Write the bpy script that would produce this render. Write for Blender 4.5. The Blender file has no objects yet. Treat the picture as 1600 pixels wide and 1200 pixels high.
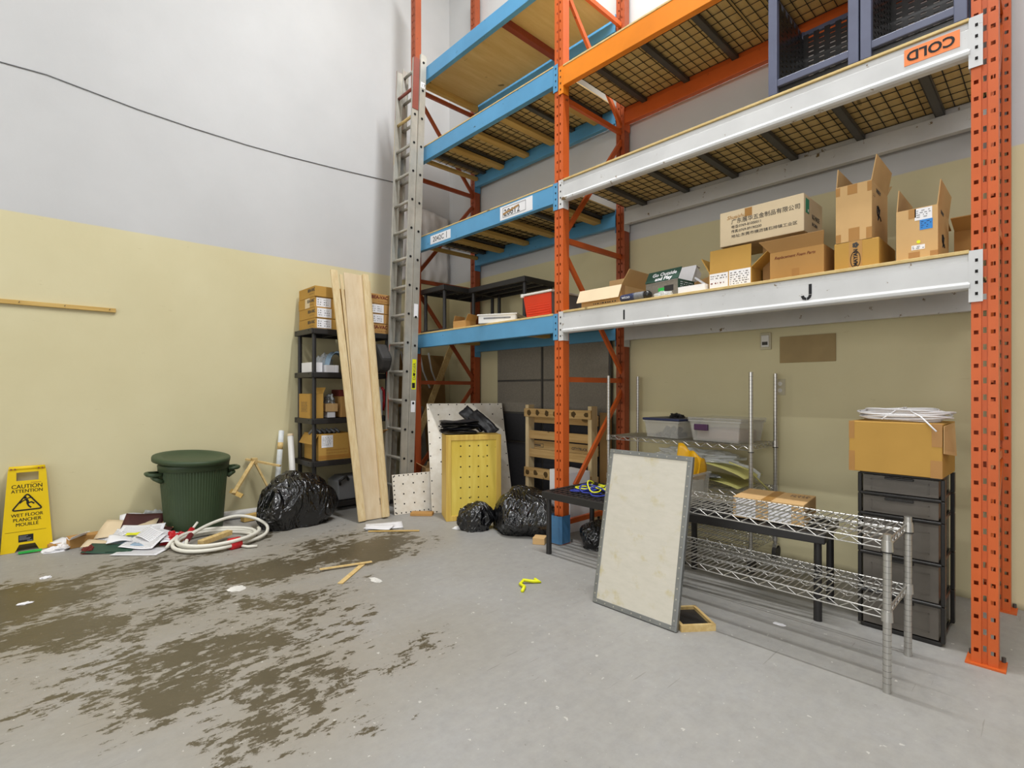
import bpy, bmesh, math, random
from mathutils import Vector, Matrix, noise
random.seed(7)
S = bpy.context.scene
C = S.collection
D = bpy.data
R = math.radians
# ---------------------------------------------------------------- camera
cam = D.cameras.new('camera'); camera = D.objects.new('camera', cam); C.objects.link(camera)
camera.location = (0, 0, 1.25); camera.rotation_euler = (R(90), 0, R(46.77))
cam.sensor_width = 36; cam.lens = 18.05; cam.shift_y = 10/1600; cam.clip_end = 100
S.camera = camera
S.view_settings.view_transform = 'Standard'; S.view_settings.look = 'None'
S.view_settings.gamma = 1; S.view_settings.use_curve_mapping = False
S.view_settings.exposure = 0.0
# ---------------------------------------------------------------- light
W = D.worlds.new('world'); S.world = W; W.use_nodes = True
W.node_tree.nodes['Background'].inputs[0].default_value = (1, 1, 1, 1)
W.node_tree.nodes['Background'].inputs[1].default_value = .33
def lamp(name, loc, sx, sy, power, color=(.975, .985, 1)):
    l = D.lights.new(name, 'AREA'); l.shape = 'RECTANGLE'; l.size = sx; l.size_y = sy
    l.energy = power; l.color = color
    o = D.objects.new(name, l); C.objects.link(o); o.location = loc
    return o
lamp('fluorescent_strip', (-1.6, 2.5, 7.3), 3.6, .12, 320)
lamp('fluorescent_strip', (.6, -1.4, 7.3), 5.0, .12, 230)
lamp('fluorescent_strip', (.6, -5.0, 7.3), 5.0, .12, 190)
lamp('fluorescent_strip', (5.0, .6, 7.3), 4.0, .12, 80)
front_fill = lamp('front_fill_light', (1.5, -13.0, 2.3), 12.0, 4.6, 560, (1, 1, 1)); front_fill.rotation_euler = (R(90), 0, 0)  # unseen fill light, added to brighten the back wall under the rack
# ---------------------------------------------------------------- materials
def lin(h):
    h = h.lstrip('#'); out = []
    for i in (0, 2, 4):
        c = int(h[i:i+2], 16)/255
        out.append(c/12.92 if c <= .04045 else ((c+.055)/1.055)**2.4)
    return (*out, 1)
class NT:
    def __init__(s, m): s.t = m.node_tree; s.n = s.t.nodes; s.b = s.n['Principled BSDF']
    def new(s, typ, **k):
        n = s.n.new(typ)
        for a, v in k.items(): setattr(n, a, v)
        return n
    def link(s, a, b): s.t.links.new(a, b)
    def val(s, sock, v):
        if hasattr(v, 'is_output'): s.link(v, sock)
        else: sock.default_value = v
    def math(s, op, a, b=0.0, clamp=False):
        n = s.new('ShaderNodeMath', operation=op, use_clamp=clamp); s.val(n.inputs[0], a); s.val(n.inputs[1], b); return n.outputs[0]
    def mix(s, f, a, b):
        n = s.new('ShaderNodeMix', data_type='RGBA'); s.val(n.inputs[0], f); s.val(n.inputs[6], a); s.val(n.inputs[7], b); return n.outputs[2]
    def noise(s, vec, scale, detail=4, rough=.55):
        n = s.new('ShaderNodeTexNoise'); n.inputs['Scale'].default_value = scale; n.inputs['Detail'].default_value = detail
        n.inputs['Roughness'].default_value = rough
        if vec is not None: s.link(vec, n.inputs['Vector'])
        return n.outputs['Fac']
    def map(s, vec, sc=(1, 1, 1), rot=(0, 0, 0)):
        n = s.new('ShaderNodeMapping'); n.inputs['Scale'].default_value = sc; n.inputs['Rotation'].default_value = rot
        s.link(vec, n.inputs['Vector']); return n.outputs[0]
    def ramp(s, f, lo, hi):
        n = s.new('ShaderNodeMapRange'); s.val(n.inputs[0], f); n.inputs[1].default_value = lo; n.inputs[2].default_value = hi; return n.outputs[0]
    def bump(s, h, st, dist=.01):
        n = s.new('ShaderNodeBump'); n.inputs['Strength'].default_value = st; n.inputs['Distance'].default_value = dist
        s.link(h, n.inputs['Height']); s.link(n.outputs[0], s.b.inputs['Normal'])
def base(name, rough=.6, metal=0, spec=.4):
    m = D.materials.new(name); m.use_nodes = True; t = NT(m)
    t.b.inputs['Roughness'].default_value = rough; t.b.inputs['Metallic'].default_value = metal
    t.b.inputs['Specular IOR Level'].default_value = spec
    return m, t
def dark(c, k): return (c[0]*k, c[1]*k, c[2]*k, 1)
def mat(name, h, rough=.6, metal=0, var=.12, scale=6, spec=.4, bump=0, stretch=(1, 1, 1), h2=None, alpha=1, emit=0):
    m, t = base(name, rough, metal, spec); c = lin(h)
    co = t.new('ShaderNodeTexCoord').outputs['Object']
    v = t.map(co, stretch)
    f = t.ramp(t.noise(v, scale), .3, .7)
    a = lin(h2) if h2 else dark(c, 1-var); b = c if h2 else dark(c, 1+var*.6)
    t.link(t.mix(f, a, b), t.b.inputs['Base Color'])
    if bump: t.bump(t.noise(v, scale*4), bump, .004)
    if alpha < 1:
        t.b.inputs['Alpha'].default_value = alpha
    return m
def chipped(name, h, rust='#5a3a22', amount=.62, scale=14, rough=.42):
    "painted steel with chips and rub marks"
    m, t = base(name, rough); c = lin(h)
    co = t.new('ShaderNodeTexCoord').outputs['Object']
    f1 = t.ramp(t.noise(co, 2.5), .3, .7)
    col = t.mix(f1, dark(c, .86), dark(c, 1.05))
    f2 = t.ramp(t.noise(co, scale, 6, .7), amount, amount+.03)
    t.link(t.mix(f2, col, lin(rust)), t.b.inputs['Base Color'])
    return m
def wood(name, light, darkc, ax='z', rough=.65, fine=26, knots=True):
    m, t = base(name, rough, 0, .3)
    co = t.new('ShaderNodeTexCoord').outputs['Object']
    sc = {'x': (1.2, fine, fine), 'y': (fine, 1.2, fine), 'z': (fine, fine, 1.2)}[ax]
    g = t.ramp(t.noise(t.map(co, sc), 1.6, 5, .6), .3, .72)
    w = t.ramp(t.noise(co, 3.0, 2), .35, .7)
    col = t.mix(g, lin(light), lin(darkc))
    col = t.mix(t.math('MULTIPLY', w, .35), col, lin(darkc))
    if knots:
        k = t.ramp(t.noise(co, 9, 1), .74, .78)
        col = t.mix(k, col, dark(lin(darkc), .45))
    t.link(col, t.b.inputs['Base Color'])
    return m
# walls: cream paint below 2.65 m, white above
def wall_mat():
    m, t = base('painted_wall', .55, 0, .35)
    g = t.new('ShaderNodeNewGeometry').outputs['Position']
    sp = t.new('ShaderNodeSeparateXYZ'); t.link(g, sp.inputs[0])
    z = t.math('ADD', sp.outputs[2], t.math('MULTIPLY', t.noise(g, 1.3, 2), .02))
    up = t.ramp(z, 2.655, 2.664)
    n1 = t.ramp(t.noise(g, 1.1, 5, .6), .3, .75)
    cream = t.mix(n1, lin('#d7cea7'), lin('#cfc59c'))
    white = t.mix(n1, lin('#c7c7c6'), lin('#bebebd'))
    scuff = t.ramp(t.noise(t.map(g, (2, 2, 9)), 3.1, 6, .72), .66, .74)
    cream = t.mix(t.math('MULTIPLY', scuff, .35), cream, lin('#a89a6c'))
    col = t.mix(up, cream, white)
    foot = t.math('MULTIPLY', t.ramp(t.math('ADD', sp.outputs[2], t.math('MULTIPLY', t.noise(g, 7, 4), .06)), .075, .03), .7)  # shadow gap at the floor joint, painted into the wall as a dark band
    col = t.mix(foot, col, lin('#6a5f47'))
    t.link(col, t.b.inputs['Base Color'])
    t.bump(t.noise(g, 30, 4), .12, .004)
    return m
def floor_mat():
    m, t = base('worn_concrete', .5, 0, .4)
    g = t.new('ShaderNodeNewGeometry').outputs['Position']
    # patches of an old dark coating, worn through in streaks: (x, y, radius x, radius y, weight)
    dens = None
    for x, y, rx, ry, w in ((-4.15, -.12, .55, .62, 1.0), (-3.55, .12, .45, .45, .85), (-3.95, .74, .33, .42, .8), (-3.75, 1.25, .42, .5, .85), (-3.75, 1.95, .42, .62, .95),
                            (-2.55, .45, .35, .45, .75), (-2.75, .65, .4, .5, .8), (-2.35, .9, .45, .5, .62), (-2.05, .72, .4, .45, .62), (-3.0, 1.0, .6, .7, .62), (-3.4, .55, .6, .7, .58), (-4.6, .9, .5, 1.3, .5), (-2.2, 1.25, .45, .55, .42), (-2.9, -.05, .5, .5, .5), (-4.3, .35, .5, .7, .6), (-4.1, 1.7, .4, .7, .6)):
        v = t.map(t.new('ShaderNodeVectorMath', operation='ADD').outputs[0], (1/rx, 1/ry, 0)); add = [n for n in t.n if n.bl_idname == 'ShaderNodeVectorMath'][-1]
        t.link(g, add.inputs[0]); add.inputs[1].default_value = (-x, -y, 0)
        ln = t.new('ShaderNodeVectorMath', operation='LENGTH'); t.link(v, ln.inputs[0])
        k = t.math('MULTIPLY', t.ramp(ln.outputs['Value'], 1.45, .3), w)
        dens = k if dens is None else t.math('MAXIMUM', dens, k)
    st = t.noise(t.map(g, (34, 15, 1), (0, 0, R(6))), .62, 10, .74)
    big = t.noise(t.map(g, (1.5, .8, 1), (0, 0, R(6))), 2.6, 4, .65)
    v = t.math('ADD', t.math('MULTIPLY', st, .62), t.math('MULTIPLY', big, .38))
    thr = t.math('SUBTRACT', .655, t.math('MULTIPLY', dens, .26))
    mask = t.ramp(t.math('SUBTRACT', v, thr), -.004, .008)
    n1 = t.ramp(t.noise(g, 1.7, 6, .65), .3, .72)
    n2 = t.ramp(t.noise(g, 22, 6, .7), .3, .7)
    n3 = t.ramp(t.noise(t.map(g, (9, 3.5, 1), (0, 0, R(6))), 2.2, 8, .7), .35, .7)
    conc = t.mix(n1, lin('#93918c'), lin('#a09f9d'))
    conc = t.mix(t.math('MULTIPLY', n2, .35), conc, lin('#7d7a73'))
    conc = t.mix(t.math('MULTIPLY', n3, .35), conc, lin('#aba79e'))
    haze = t.math('MULTIPLY', t.ramp(dens, .0, .6), .6)
    conc = t.mix(haze, conc, lin('#8d8471'))
    spots = t.ramp(t.noise(g, 30, 3, .6), .685, .70)
    conc = t.mix(t.math('MULTIPLY', spots, .6), conc, lin('#cfccc4'))
    pits = t.ramp(t.noise(g, 17, 4, .7), .70, .715)
    conc = t.mix(t.math('MULTIPLY', pits, .45), conc, lin('#5d584e'))
    for rot, lo in ((-35, .71), (20, .725), (70, .73)):
        scr = t.ramp(t.noise(t.map(g, (40, 1.6, 1), (0, 0, R(rot))), 1.1, 3), lo, lo+.012)
        conc = t.mix(t.math('MULTIPLY', scr, .4), conc, lin('#6b665d'))
    brown = t.mix(n1, lin('#4f4735'), lin('#5d5441'))
    brown = t.mix(t.math('MULTIPLY', n2, .3), brown, lin('#4e4635'))
    brown = t.mix(t.math('MULTIPLY', spots, .35), brown, lin('#8d8472'))
    t.link(t.mix(mask, conc, brown), t.b.inputs['Base Color'])
    t.link(t.math('SUBTRACT', .52, t.math('MULTIPLY', mask, .12)), t.b.inputs['Roughness'])
    t.bump(t.math('ADD', t.noise(g, 26, 5), t.math('MULTIPLY', mask, -.5)), .15, .006)
    return m
def bag_mat():
    m, t = base('black_polythene', .16, 0, .8)
    t.b.inputs['Base Color'].default_value = lin('#0d0d0f')
    co = t.new('ShaderNodeTexCoord').outputs['Object']
    def ridge(sc, st, dist):
        n = t.new('ShaderNodeTexNoise'); n.inputs['Scale'].default_value = sc; n.inputs['Detail'].default_value = 2; n.inputs['Distortion'].default_value = dist
        t.link(t.map(co, st), n.inputs['Vector']); return t.math('ABSOLUTE', t.math('SUBTRACT', n.outputs['Fac'], .5))
    h = t.math('ADD', t.math('MULTIPLY', ridge(4.2, (1, 1.5, .6), 1.8), 1.9), t.math('MULTIPLY', ridge(10, (1.3, 1, .7), 1.2), .55))
    t.bump(h, .95, .045)
    return m
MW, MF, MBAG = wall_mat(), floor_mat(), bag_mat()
def blotched(name, h, h2, spot):
    m, t = base(name, .5); co = t.new('ShaderNodeTexCoord').outputs['Object']
    c = t.mix(t.ramp(t.noise(t.map(co, (1, 3, 1)), 9, 6, .7), .3, .7), lin(h), lin(h2))
    s = t.math('MULTIPLY', t.ramp(t.noise(co, 9, 4, .65), .54, .70), t.ramp(t.noise(co, 4, 2), .40, .56))
    t.link(t.mix(t.math('MULTIPLY', s, .75), c, lin(spot)), t.b.inputs['Base Color']); return m
M = dict(
 orange=chipped('orange_paint', '#cf6026', '#7d3a1c', .66), orange_dk=chipped('rust_orange_paint', '#a04c28', '#5d2a18', .64),
 orange_lt=chipped('bright_orange_paint', '#ef8a1e', '#a9541c', .7), blue=chipped('sky_blue_paint', '#5b9cc6', '#3a5a6a', .66),
 white=chipped('chipped_white_paint', '#d4d4d3', '#7a6442', .635, 13), guard=chipped('blue_guard_paint', '#4b7ca6', '#55463a', .64),
 redbrown=mat('red_oxide_paint', '#84391f', .5), steel=mat('dark_steel', '#55534f', .5, .3), hole=mat('dark_hole', '#15110e', .9),
 wire=mat('black_wire', '#2c2922', .6, .2), ply=wood('plywood', '#dcc48c', '#c9ab6e', 'y', .6, 10), ply_pale=wood('pale_plywood', '#dac9aa', '#cbb490', 'z', .6, 12),
 pine=wood('pine_board', '#dfcda3', '#cbb081', 'z'), pine_x=wood('pine_batten', '#dfc68e', '#c6a567', 'x'), pine_y=wood('pine_crossbar', '#d8b872', '#bb9650', 'y'),
 pallet=wood('pallet_wood', '#cfae78', '#a8844e', 'x'), yellowwood=wood('yellow_wood', '#e8d268', '#d3b444', 'z', .5, 9), yellowedge=wood('varnished_pine', '#e2c566', '#c79e48', 'z', .5),
 card=mat('brown_cardboard', '#b58a52', .8, 0, .06, 5, .2), card_lt=mat('light_cardboard', '#cba673', .8, 0, .06, 5, .2), card_pale=mat('faded_cardboard', '#dcc8a6', .8, 0, .05, 5, .2),
 card_yel=mat('yellow_cardboard', '#b88f48', .8, 0, .06, 5, .2), card_in=mat('inner_cardboard', '#a88355', .85, 0, .05, 5, .2), tape=mat('packing_tape', '#a9793a', .35, 0, .08, 6, .5),
 paper=mat('white_paper', '#e9e8ea', .7, 0, .04), print_=mat('grey_print', '#4a4744', .8, 0, .02), red_print=mat('dark_red_print', '#6e2a22', .8, 0, .02), black=mat('black_ink', '#17171a', .7, 0, .02),
 chrome=mat('chrome_wire', '#c2c0bb', .3, .85, .06), alu=mat('aluminium', '#bdb9ae', .48, .55, .14, 8), galv=mat('galvanised_edge', '#8d8f8e', .42, .7, .12, 9),
 plastic=mat('black_plastic', '#2b2928', .45, 0, .1), plastic_gl=mat('glossy_black_plastic', '#262422', .25, 0, .1), greyplastic=mat('grey_plastic', '#7b7c7e', .45, 0, .06),
 tote_red=mat('red_plastic', '#dd3d1e', .4, 0, .06), whiteplastic=mat('white_plastic', '#dedcd6', .4, 0, .06), green=mat('dark_green_plastic', '#3a4a31', .5, 0, .1, 7),
 sign=mat('yellow_sign_plastic', '#e8c512', .38, 0, .05), clear=mat('clear_plastic', '#d8d6cf', .2, 0, .05, 5, .5, alpha=.3), smoke=mat('smoked_plastic', '#6a645c', .22, 0, .2, 5, .5, alpha=.8),
 film=mat('clear_film', '#e6e9ea', .15, 0, .1, 9, .6, .5, alpha=.5), navy=mat('navy_plastic', '#2c3454', .4), purple=mat('purple_plastic', '#4b2a4e', .4), fabric=mat('grey_fabric', '#817b70', .95, 0, .14, 70, .1),
 fabric_dk=mat('charcoal_fabric', '#3f3f42', .95, 0, .1, 60, .1), pegboard=wood('white_ply', '#e8e3d8', '#d6cdbc', 'z', .6, 8), lid=blotched('cream_laminate', '#cfc9bb', '#c4bfb0', '#b9aa6c'),
 hose=mat('white_hose', '#e2dfd2', .45, 0, .05), red=mat('red_tape', '#c2242a', .35, 0, .1), blackfab=mat('black_vinyl', '#1c1c20', .4, 0, .15, 14, .5, .3), rope_y=mat('yellow_rope', '#dfe02c', .6), rope_b=mat('blue_rope', '#2f3c9c', .6),
 sticker_or=mat('orange_sticker', '#f0884a', .5, 0, .03), sticker_y=mat('bright_yellow_sticker', '#e3e41e', .5, 0, .03), sticker_blue=mat('blue_sticker', '#2f82cc', .5, 0, .03), sticker_gr=mat('green_sticker', '#1a8a68', .5, 0, .03),
 dkgreen=mat('dark_green_card', '#2c4a3c', .5), beige=mat('beige_plastic', '#c4bca0', .5), rubber=mat('grey_rubber', '#3c3a38', .7), amber=mat('amber_film', '#eab015', .35), bluefilm=mat('blue_film', '#a9c6df', .25, 0, .15, 9, .5, .3, alpha=.8),
 crate=mat('blue_grey_plastic', '#5d6176', .42), cord=mat('orange_cord', '#c84a26', .5), teal=mat('tinted_yellow_sheet', '#c9c47a', .3, 0, .1, 4, .5), maroon=mat('maroon_card', '#4a2422', .5), lime=mat('green_plastic_strip', '#2fae4c', .4),
 wallpatch=mat('raw_wood_patch', '#a08a60', .7), redwood=mat('stained_red_ladder', '#8b4a3c', .55), sheeting=mat('white_poly_sheet', '#dddbd8', .35, 0, .06, 3, .4, .15), brownboard=mat('brown_hardboard', '#86683c', .8, 0, .1), spill=mat('white_flake', '#d9d6cf', .8))
# ---------------------------------------------------------------- geometry helpers
class MB:
    def __init__(s): s.v = []; s.f = []
    def add(s, vs, fs, X=None):
        o = len(s.v)
        s.v += [(X @ Vector(v)) if X else Vector(v) for v in vs]
        s.f += [tuple(i+o for i in f) for f in fs]
        return s
    def box(s, x0, x1, y0, y1, z0, z1, X=None):
        return s.add([(x0,y0,z0),(x1,y0,z0),(x1,y1,z0),(x0,y1,z0),(x0,y0,z1),(x1,y0,z1),(x1,y1,z1),(x0,y1,z1)],
                     [(3,2,1,0),(4,5,6,7),(0,1,5,4),(1,2,6,5),(2,3,7,6),(3,0,4,7)], X)
    def beam(s, p, q, w, h, side=(0, 1, 0)):
        "bar from p to q, w wide along side, h thick"
        p, q = Vector(p), Vector(q); d = (q-p).normalized(); sd = Vector(side); sd = (sd-d*sd.dot(d)).normalized(); n = d.cross(sd)
        vs = []
        for c in (p, q):
            for a, b in ((-1,-1),(1,-1),(1,1),(-1,1)): vs.append(c+sd*(a*w/2)+n*(b*h/2))
        return s.add(vs, [(3,2,1,0),(4,5,6,7),(0,1,5,4),(1,2,6,5),(2,3,7,6),(3,0,4,7)])
    def tube(s, pts, r, n=8, closed=False, rr=None):
        pts = [Vector(p) for p in pts]; m = len(pts); up = None; o = len(s.v)
        for i, p in enumerate(pts):
            a = pts[i-1] if (i or closed) else p; b = pts[(i+1) % m] if (i < m-1 or closed) else p
            t = (b-a).normalized()
            if up is None: up = t.orthogonal().normalized()
            up = (up-t*up.dot(t)).normalized(); w = t.cross(up); rad = rr[i] if rr else r
            for k in range(n):
                an = 2*math.pi*k/n; s.v.append(p+(up*math.cos(an)+w*math.sin(an))*rad)
        for i in range(m if closed else m-1):
            j = (i+1) % m
            for k in range(n):
                l = (k+1) % n; s.f.append((o+i*n+k, o+i*n+l, o+j*n+l, o+j*n+k))
        if not closed:
            s.f.append(tuple(o+k for k in reversed(range(n)))); s.f.append(tuple(o+(m-1)*n+k for k in range(n)))
        return s
    def cyl(s, p, q, r, n=16, r2=None): return s.tube([p, q], r, n, rr=[r, r if r2 is None else r2])
    def lathe(s, prof, n=32, rib=0, X=None, ribr=None):
        vs = []; fs = []; m = len(prof)
        for r, z in prof:
            for k in range(n):
                a = 2*math.pi*k/n; q = r*(1-rib*(k % 4 < 2)*(1 if ribr is None or ribr[0] < z < ribr[1] else 0)); vs.append((q*math.cos(a), q*math.sin(a), z))
        for i in range(m-1):
            for k in range(n):
                l = (k+1) % n; fs.append((i*n+k, i*n+l, (i+1)*n+l, (i+1)*n+k))
        fs.append(tuple(reversed(range(n)))); fs.append(tuple((m-1)*n+k for k in range(n)))
        return s.add(vs, fs, X)
    def surf(s, fn, nu, nv, thick=0):
        "grid surface fn(u,v)->point, u,v in 0..1; thick gives it a second side"
        def one(off):
            o = len(s.v)
            for j in range(nv+1):
                for i in range(nu+1): s.v.append(Vector(fn(i/nu, j/nv))+off)
            return o
        def fc(o, flip):
            for j in range(nv):
                for i in range(nu):
                    q = (o+j*(nu+1)+i, o+j*(nu+1)+i+1, o+(j+1)*(nu+1)+i+1, o+(j+1)*(nu+1)+i)
                    s.f.append(tuple(reversed(q)) if flip else q)
        a = one(Vector((0,0,0))); fc(a, False)
        if thick:
            p = [Vector(fn(*uv)) for uv in ((0,0),(1,0),(0,1))]; n = (p[1]-p[0]).cross(p[2]-p[0]).normalized()
            b = one(-n*thick); fc(b, True)
            rim = [j for j in range(nu)]+[j*(nu+1)+nu for j in range(nv)]+[nv*(nu+1)+nu-j for j in range(nu)]+[(nv-j)*(nu+1) for j in range(nv)]
            for k in range(len(rim)):
                i, j = rim[k], rim[(k+1) % len(rim)]; s.f.append((a+j, a+i, b+i, b+j))
        return s
    def prism(s, poly, y0, y1, X=None):
        "polygon in (x,z), extruded along y"
        n = len(poly); vs = [(x, y0, z) for x, z in poly]+[(x, y1, z) for x, z in poly]
        fs = [tuple(range(n)), tuple(reversed(range(n, 2*n)))]+[(i, i+n, (i+1) % n+n, (i+1) % n) for i in range(n)]
        return s.add(vs, fs, X)
    def mesh(s, name):
        m = D.meshes.new(name); m.from_pydata([tuple(v) for v in s.v], [], s.f); m.update(); return m
    def obj(s, name, material, parent=None, bevel=0, smooth=False, loc=None):
        return link(name, s.mesh(name), material, parent, bevel, smooth, loc)
def link(name, me, material, parent=None, bevel=0, smooth=False, loc=None):
    if material and not me.materials: me.materials.append(material)
    o = D.objects.new(name, me); C.objects.link(o)
    if parent: o.parent = parent
    if loc: o.location = loc
    if smooth: me.polygons.foreach_set('use_smooth', [True]*len(me.polygons))
    if bevel:
        b = o.modifiers.new('bevel', 'BEVEL'); b.width = bevel; b.segments = 2; b.limit_method = 'ANGLE'
    return o
def tag(o, label=None, cat=None, group=None, kind=None):
    if label: o['label'] = label
    if cat: o['category'] = cat
    if group: o['group'] = group
    if kind: o['kind'] = kind
    return o
def thing(name, label, cat, loc=(0, 0, 0), rz=0, group=None, X=None):
    o = D.objects.new(name, None); C.objects.link(o); o.empty_display_size = .1
    if X: o.matrix_basis = X
    else: o.location = loc; o.rotation_euler = (0, 0, R(rz))
    return tag(o, label, cat, group)
def frame(o, x, y):
    "matrix with origin o, x axis x, y axis (up on the face) y"
    x = Vector(x).normalized(); z = x.cross(Vector(y)).normalized(); y = z.cross(x)
    m = Matrix.Identity(4)
    for i in range(3): m[i][0], m[i][1], m[i][2], m[i][3] = x[i], y[i], z[i], o[i]
    return m
def text(s, size, X, material, parent, name='lettering', align='LEFT', depth=.0004, xs=1.0, shear=0, bold=0):
    cu = D.curves.new('lettering', 'FONT'); cu.body = s; cu.size = size; cu.align_x = align; cu.extrude = depth; cu.shear = shear; cu.offset = bold
    cu.resolution_u = 3
    o = D.objects.new('lettering', cu); C.objects.link(o); bpy.context.view_layer.update()
    me = D.meshes.new_from_object(o.evaluated_get(bpy.context.evaluated_depsgraph_get()))
    D.objects.remove(o)
    me.materials.clear(); me.transform(X @ Matrix.Diagonal((xs, 1, 1, 1)))
    return link(name, me, material, parent)
def copy_tree(o, parent=None):
    c = o.copy(); C.objects.link(c)
    if parent: c.parent = parent
    for ch in list(o.children): copy_tree(ch, c)
    return c
# ---------------------------------------------------------------- room
XL, YB = -5.6, 4.11
tag(MB().box(-5.7, 9, -14, 4.3, -.2, 0).obj('floor', MF), kind='structure')
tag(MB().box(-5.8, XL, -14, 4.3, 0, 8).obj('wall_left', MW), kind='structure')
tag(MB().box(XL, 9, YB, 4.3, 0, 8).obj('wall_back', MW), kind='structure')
tag(MB().box(-5.8, 9, -14, 4.3, 8, 8.1).obj('ceiling', mat('ceiling_paint', '#cfcfcc', .9)), kind='structure')
# ---------------------------------------------------------------- pallet rack
rack = thing('pallet_rack', 'tall two-bay pallet rack with orange uprights, blue beams left and white beams right', 'pallet rack', (-2.7, 3.15, 0))
OX, OY = -2.7, 3.15
YF, YR = 3.15, 4.01         # front faces of the posts
def perforated(mb, x0, x1, y, z0, z1, pitch, hw, hh, zoff=.05, cx=None):
    "sheet facing -y with a column of real square holes"
    cx = (x0+x1)/2 if cx is None else cx; a, b = cx-hw/2, cx+hw/2
    q = lambda u0, u1, w0, w1: mb.add([(u0,y,w0),(u1,y,w0),(u1,y,w1),(u0,y,w1)], [(0,1,2,3)])
    q(x0, a, z0, z1); q(b, x1, z0, z1)
    z = z0; k = z0+zoff
    while k+hh < z1:
        q(a, b, z, k); z = k+hh; k += pitch
    q(a, b, z, z1)
def post(x, yf, m, rear, big, z1=6.2):
    """roll-formed upright: two front flanges with holes either side of a groove, two side walls, a back lip"""
    w, d = (.092, .075)
    mb = MB(); x -= OX; y = yf-OY; g = .022 if big else .008; hw, hh = (.016, .018) if big else (.010, .019)
    s = -1 if rear else 1
    xa, xb = x-w/2, x+w/2; ga, gb = x-g/2, x+g/2
    pit = .0762
    f0 = y; gy = y+.012
    c1, c2 = (xa+ga)/2, (xb+gb)/2
    if not big: c1, c2 = ga-.012, gb+.012
    perforated(mb, xa, ga, f0, .008, z1, pit, hw, hh, .05, c1); perforated(mb, gb, xb, f0, .008, z1, pit, hw, hh, .05, c2)
    if big: perforated(mb, ga, gb, gy, .008, z1, pit, .012, .026, .055)
    else: perforated(mb, ga, gb, gy, .008, z1, pit, .005, .022, .055)
    for xx, yy in ((ga, (f0, gy)), (gb, (f0, gy)), (xa, (f0, y+d)), (xb, (f0, y+d))):
        mb.add([(xx,yy[0],.008),(xx,yy[1],.008),(xx,yy[1],z1),(xx,yy[0],z1)], [(0,1,2,3)])
    for a, b in ((xa, xa+.02), (xb-.02, xb)): mb.add([(a,y+d,.008),(b,y+d,.008),(b,y+d,z1),(a,y+d,z1)], [(0,1,2,3)])
    o = mb.obj('upright', m, rack)
    (MB().box(xa-.02, xb+.025, y-.02, y+d+.03, 0, .008) if big or rear else MB().box(xa-.006, xb+.006, y-.006, y+d+.01, 0, .008)).obj('base_plate', m, o)
    b = MB()
    for bx in (xa-.008, xb+.012): b.cyl((bx, y+d+.018, .008), (bx, y+d+.018, .03), .008, 8)
    b.obj('anchor_bolt', M['steel'], o)
    return o
FX = {'left': -4.975, 'mid': -2.793, 'right': -.228}
for k, x in FX.items():
    post(x, YF, M['orange'] if k != 'left' else M['orange_dk'], False, k == 'right')
    post(x, YR, M['orange_dk'] if k != 'right' else M['orange'], True, k == 'right')
    for z in ((.16, 1.34, 2.49, 3.65, 4.65) if k != 'right' else (.9, 2.1, 3.4)):
        MB().beam((x-OX, .075, z), (x-OX, YR-OY, z), .042, .03, (0, 0, 1)).obj('brace', M['orange_dk'] if k == 'left' else M['orange'], rack)
    dg = [((.2, .45), (.9, 1.27)), ((.09, 2.35), (.88, 1.41)), ((.09, 2.57), (.87, 3.57)), ((.09, 4.55), (.87, 3.7))]
    if k == 'left': dg = [((.05, .34), (.85, 1.28)), ((.05, 2.38), (.85, 1.40)), ((.06, 2.58), (.85, 3.52)), ((.06, 4.58), (.85, 3.68))]
    if k == 'right': dg = [((.075, .35), (.86, .85)), ((.075, 2.05), (.86, .98)), ((.075, 2.2), (.86, 3.3))]
    for (y0, z0), (y1, z1) in dg:
        MB().beam((x-OX+.004, y0, z0), (x-OX+.004, y1, z1), .04, .025, (0, 0, 1)).obj('brace', M['orange_dk'] if k == 'left' else M['orange'], rack)
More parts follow.
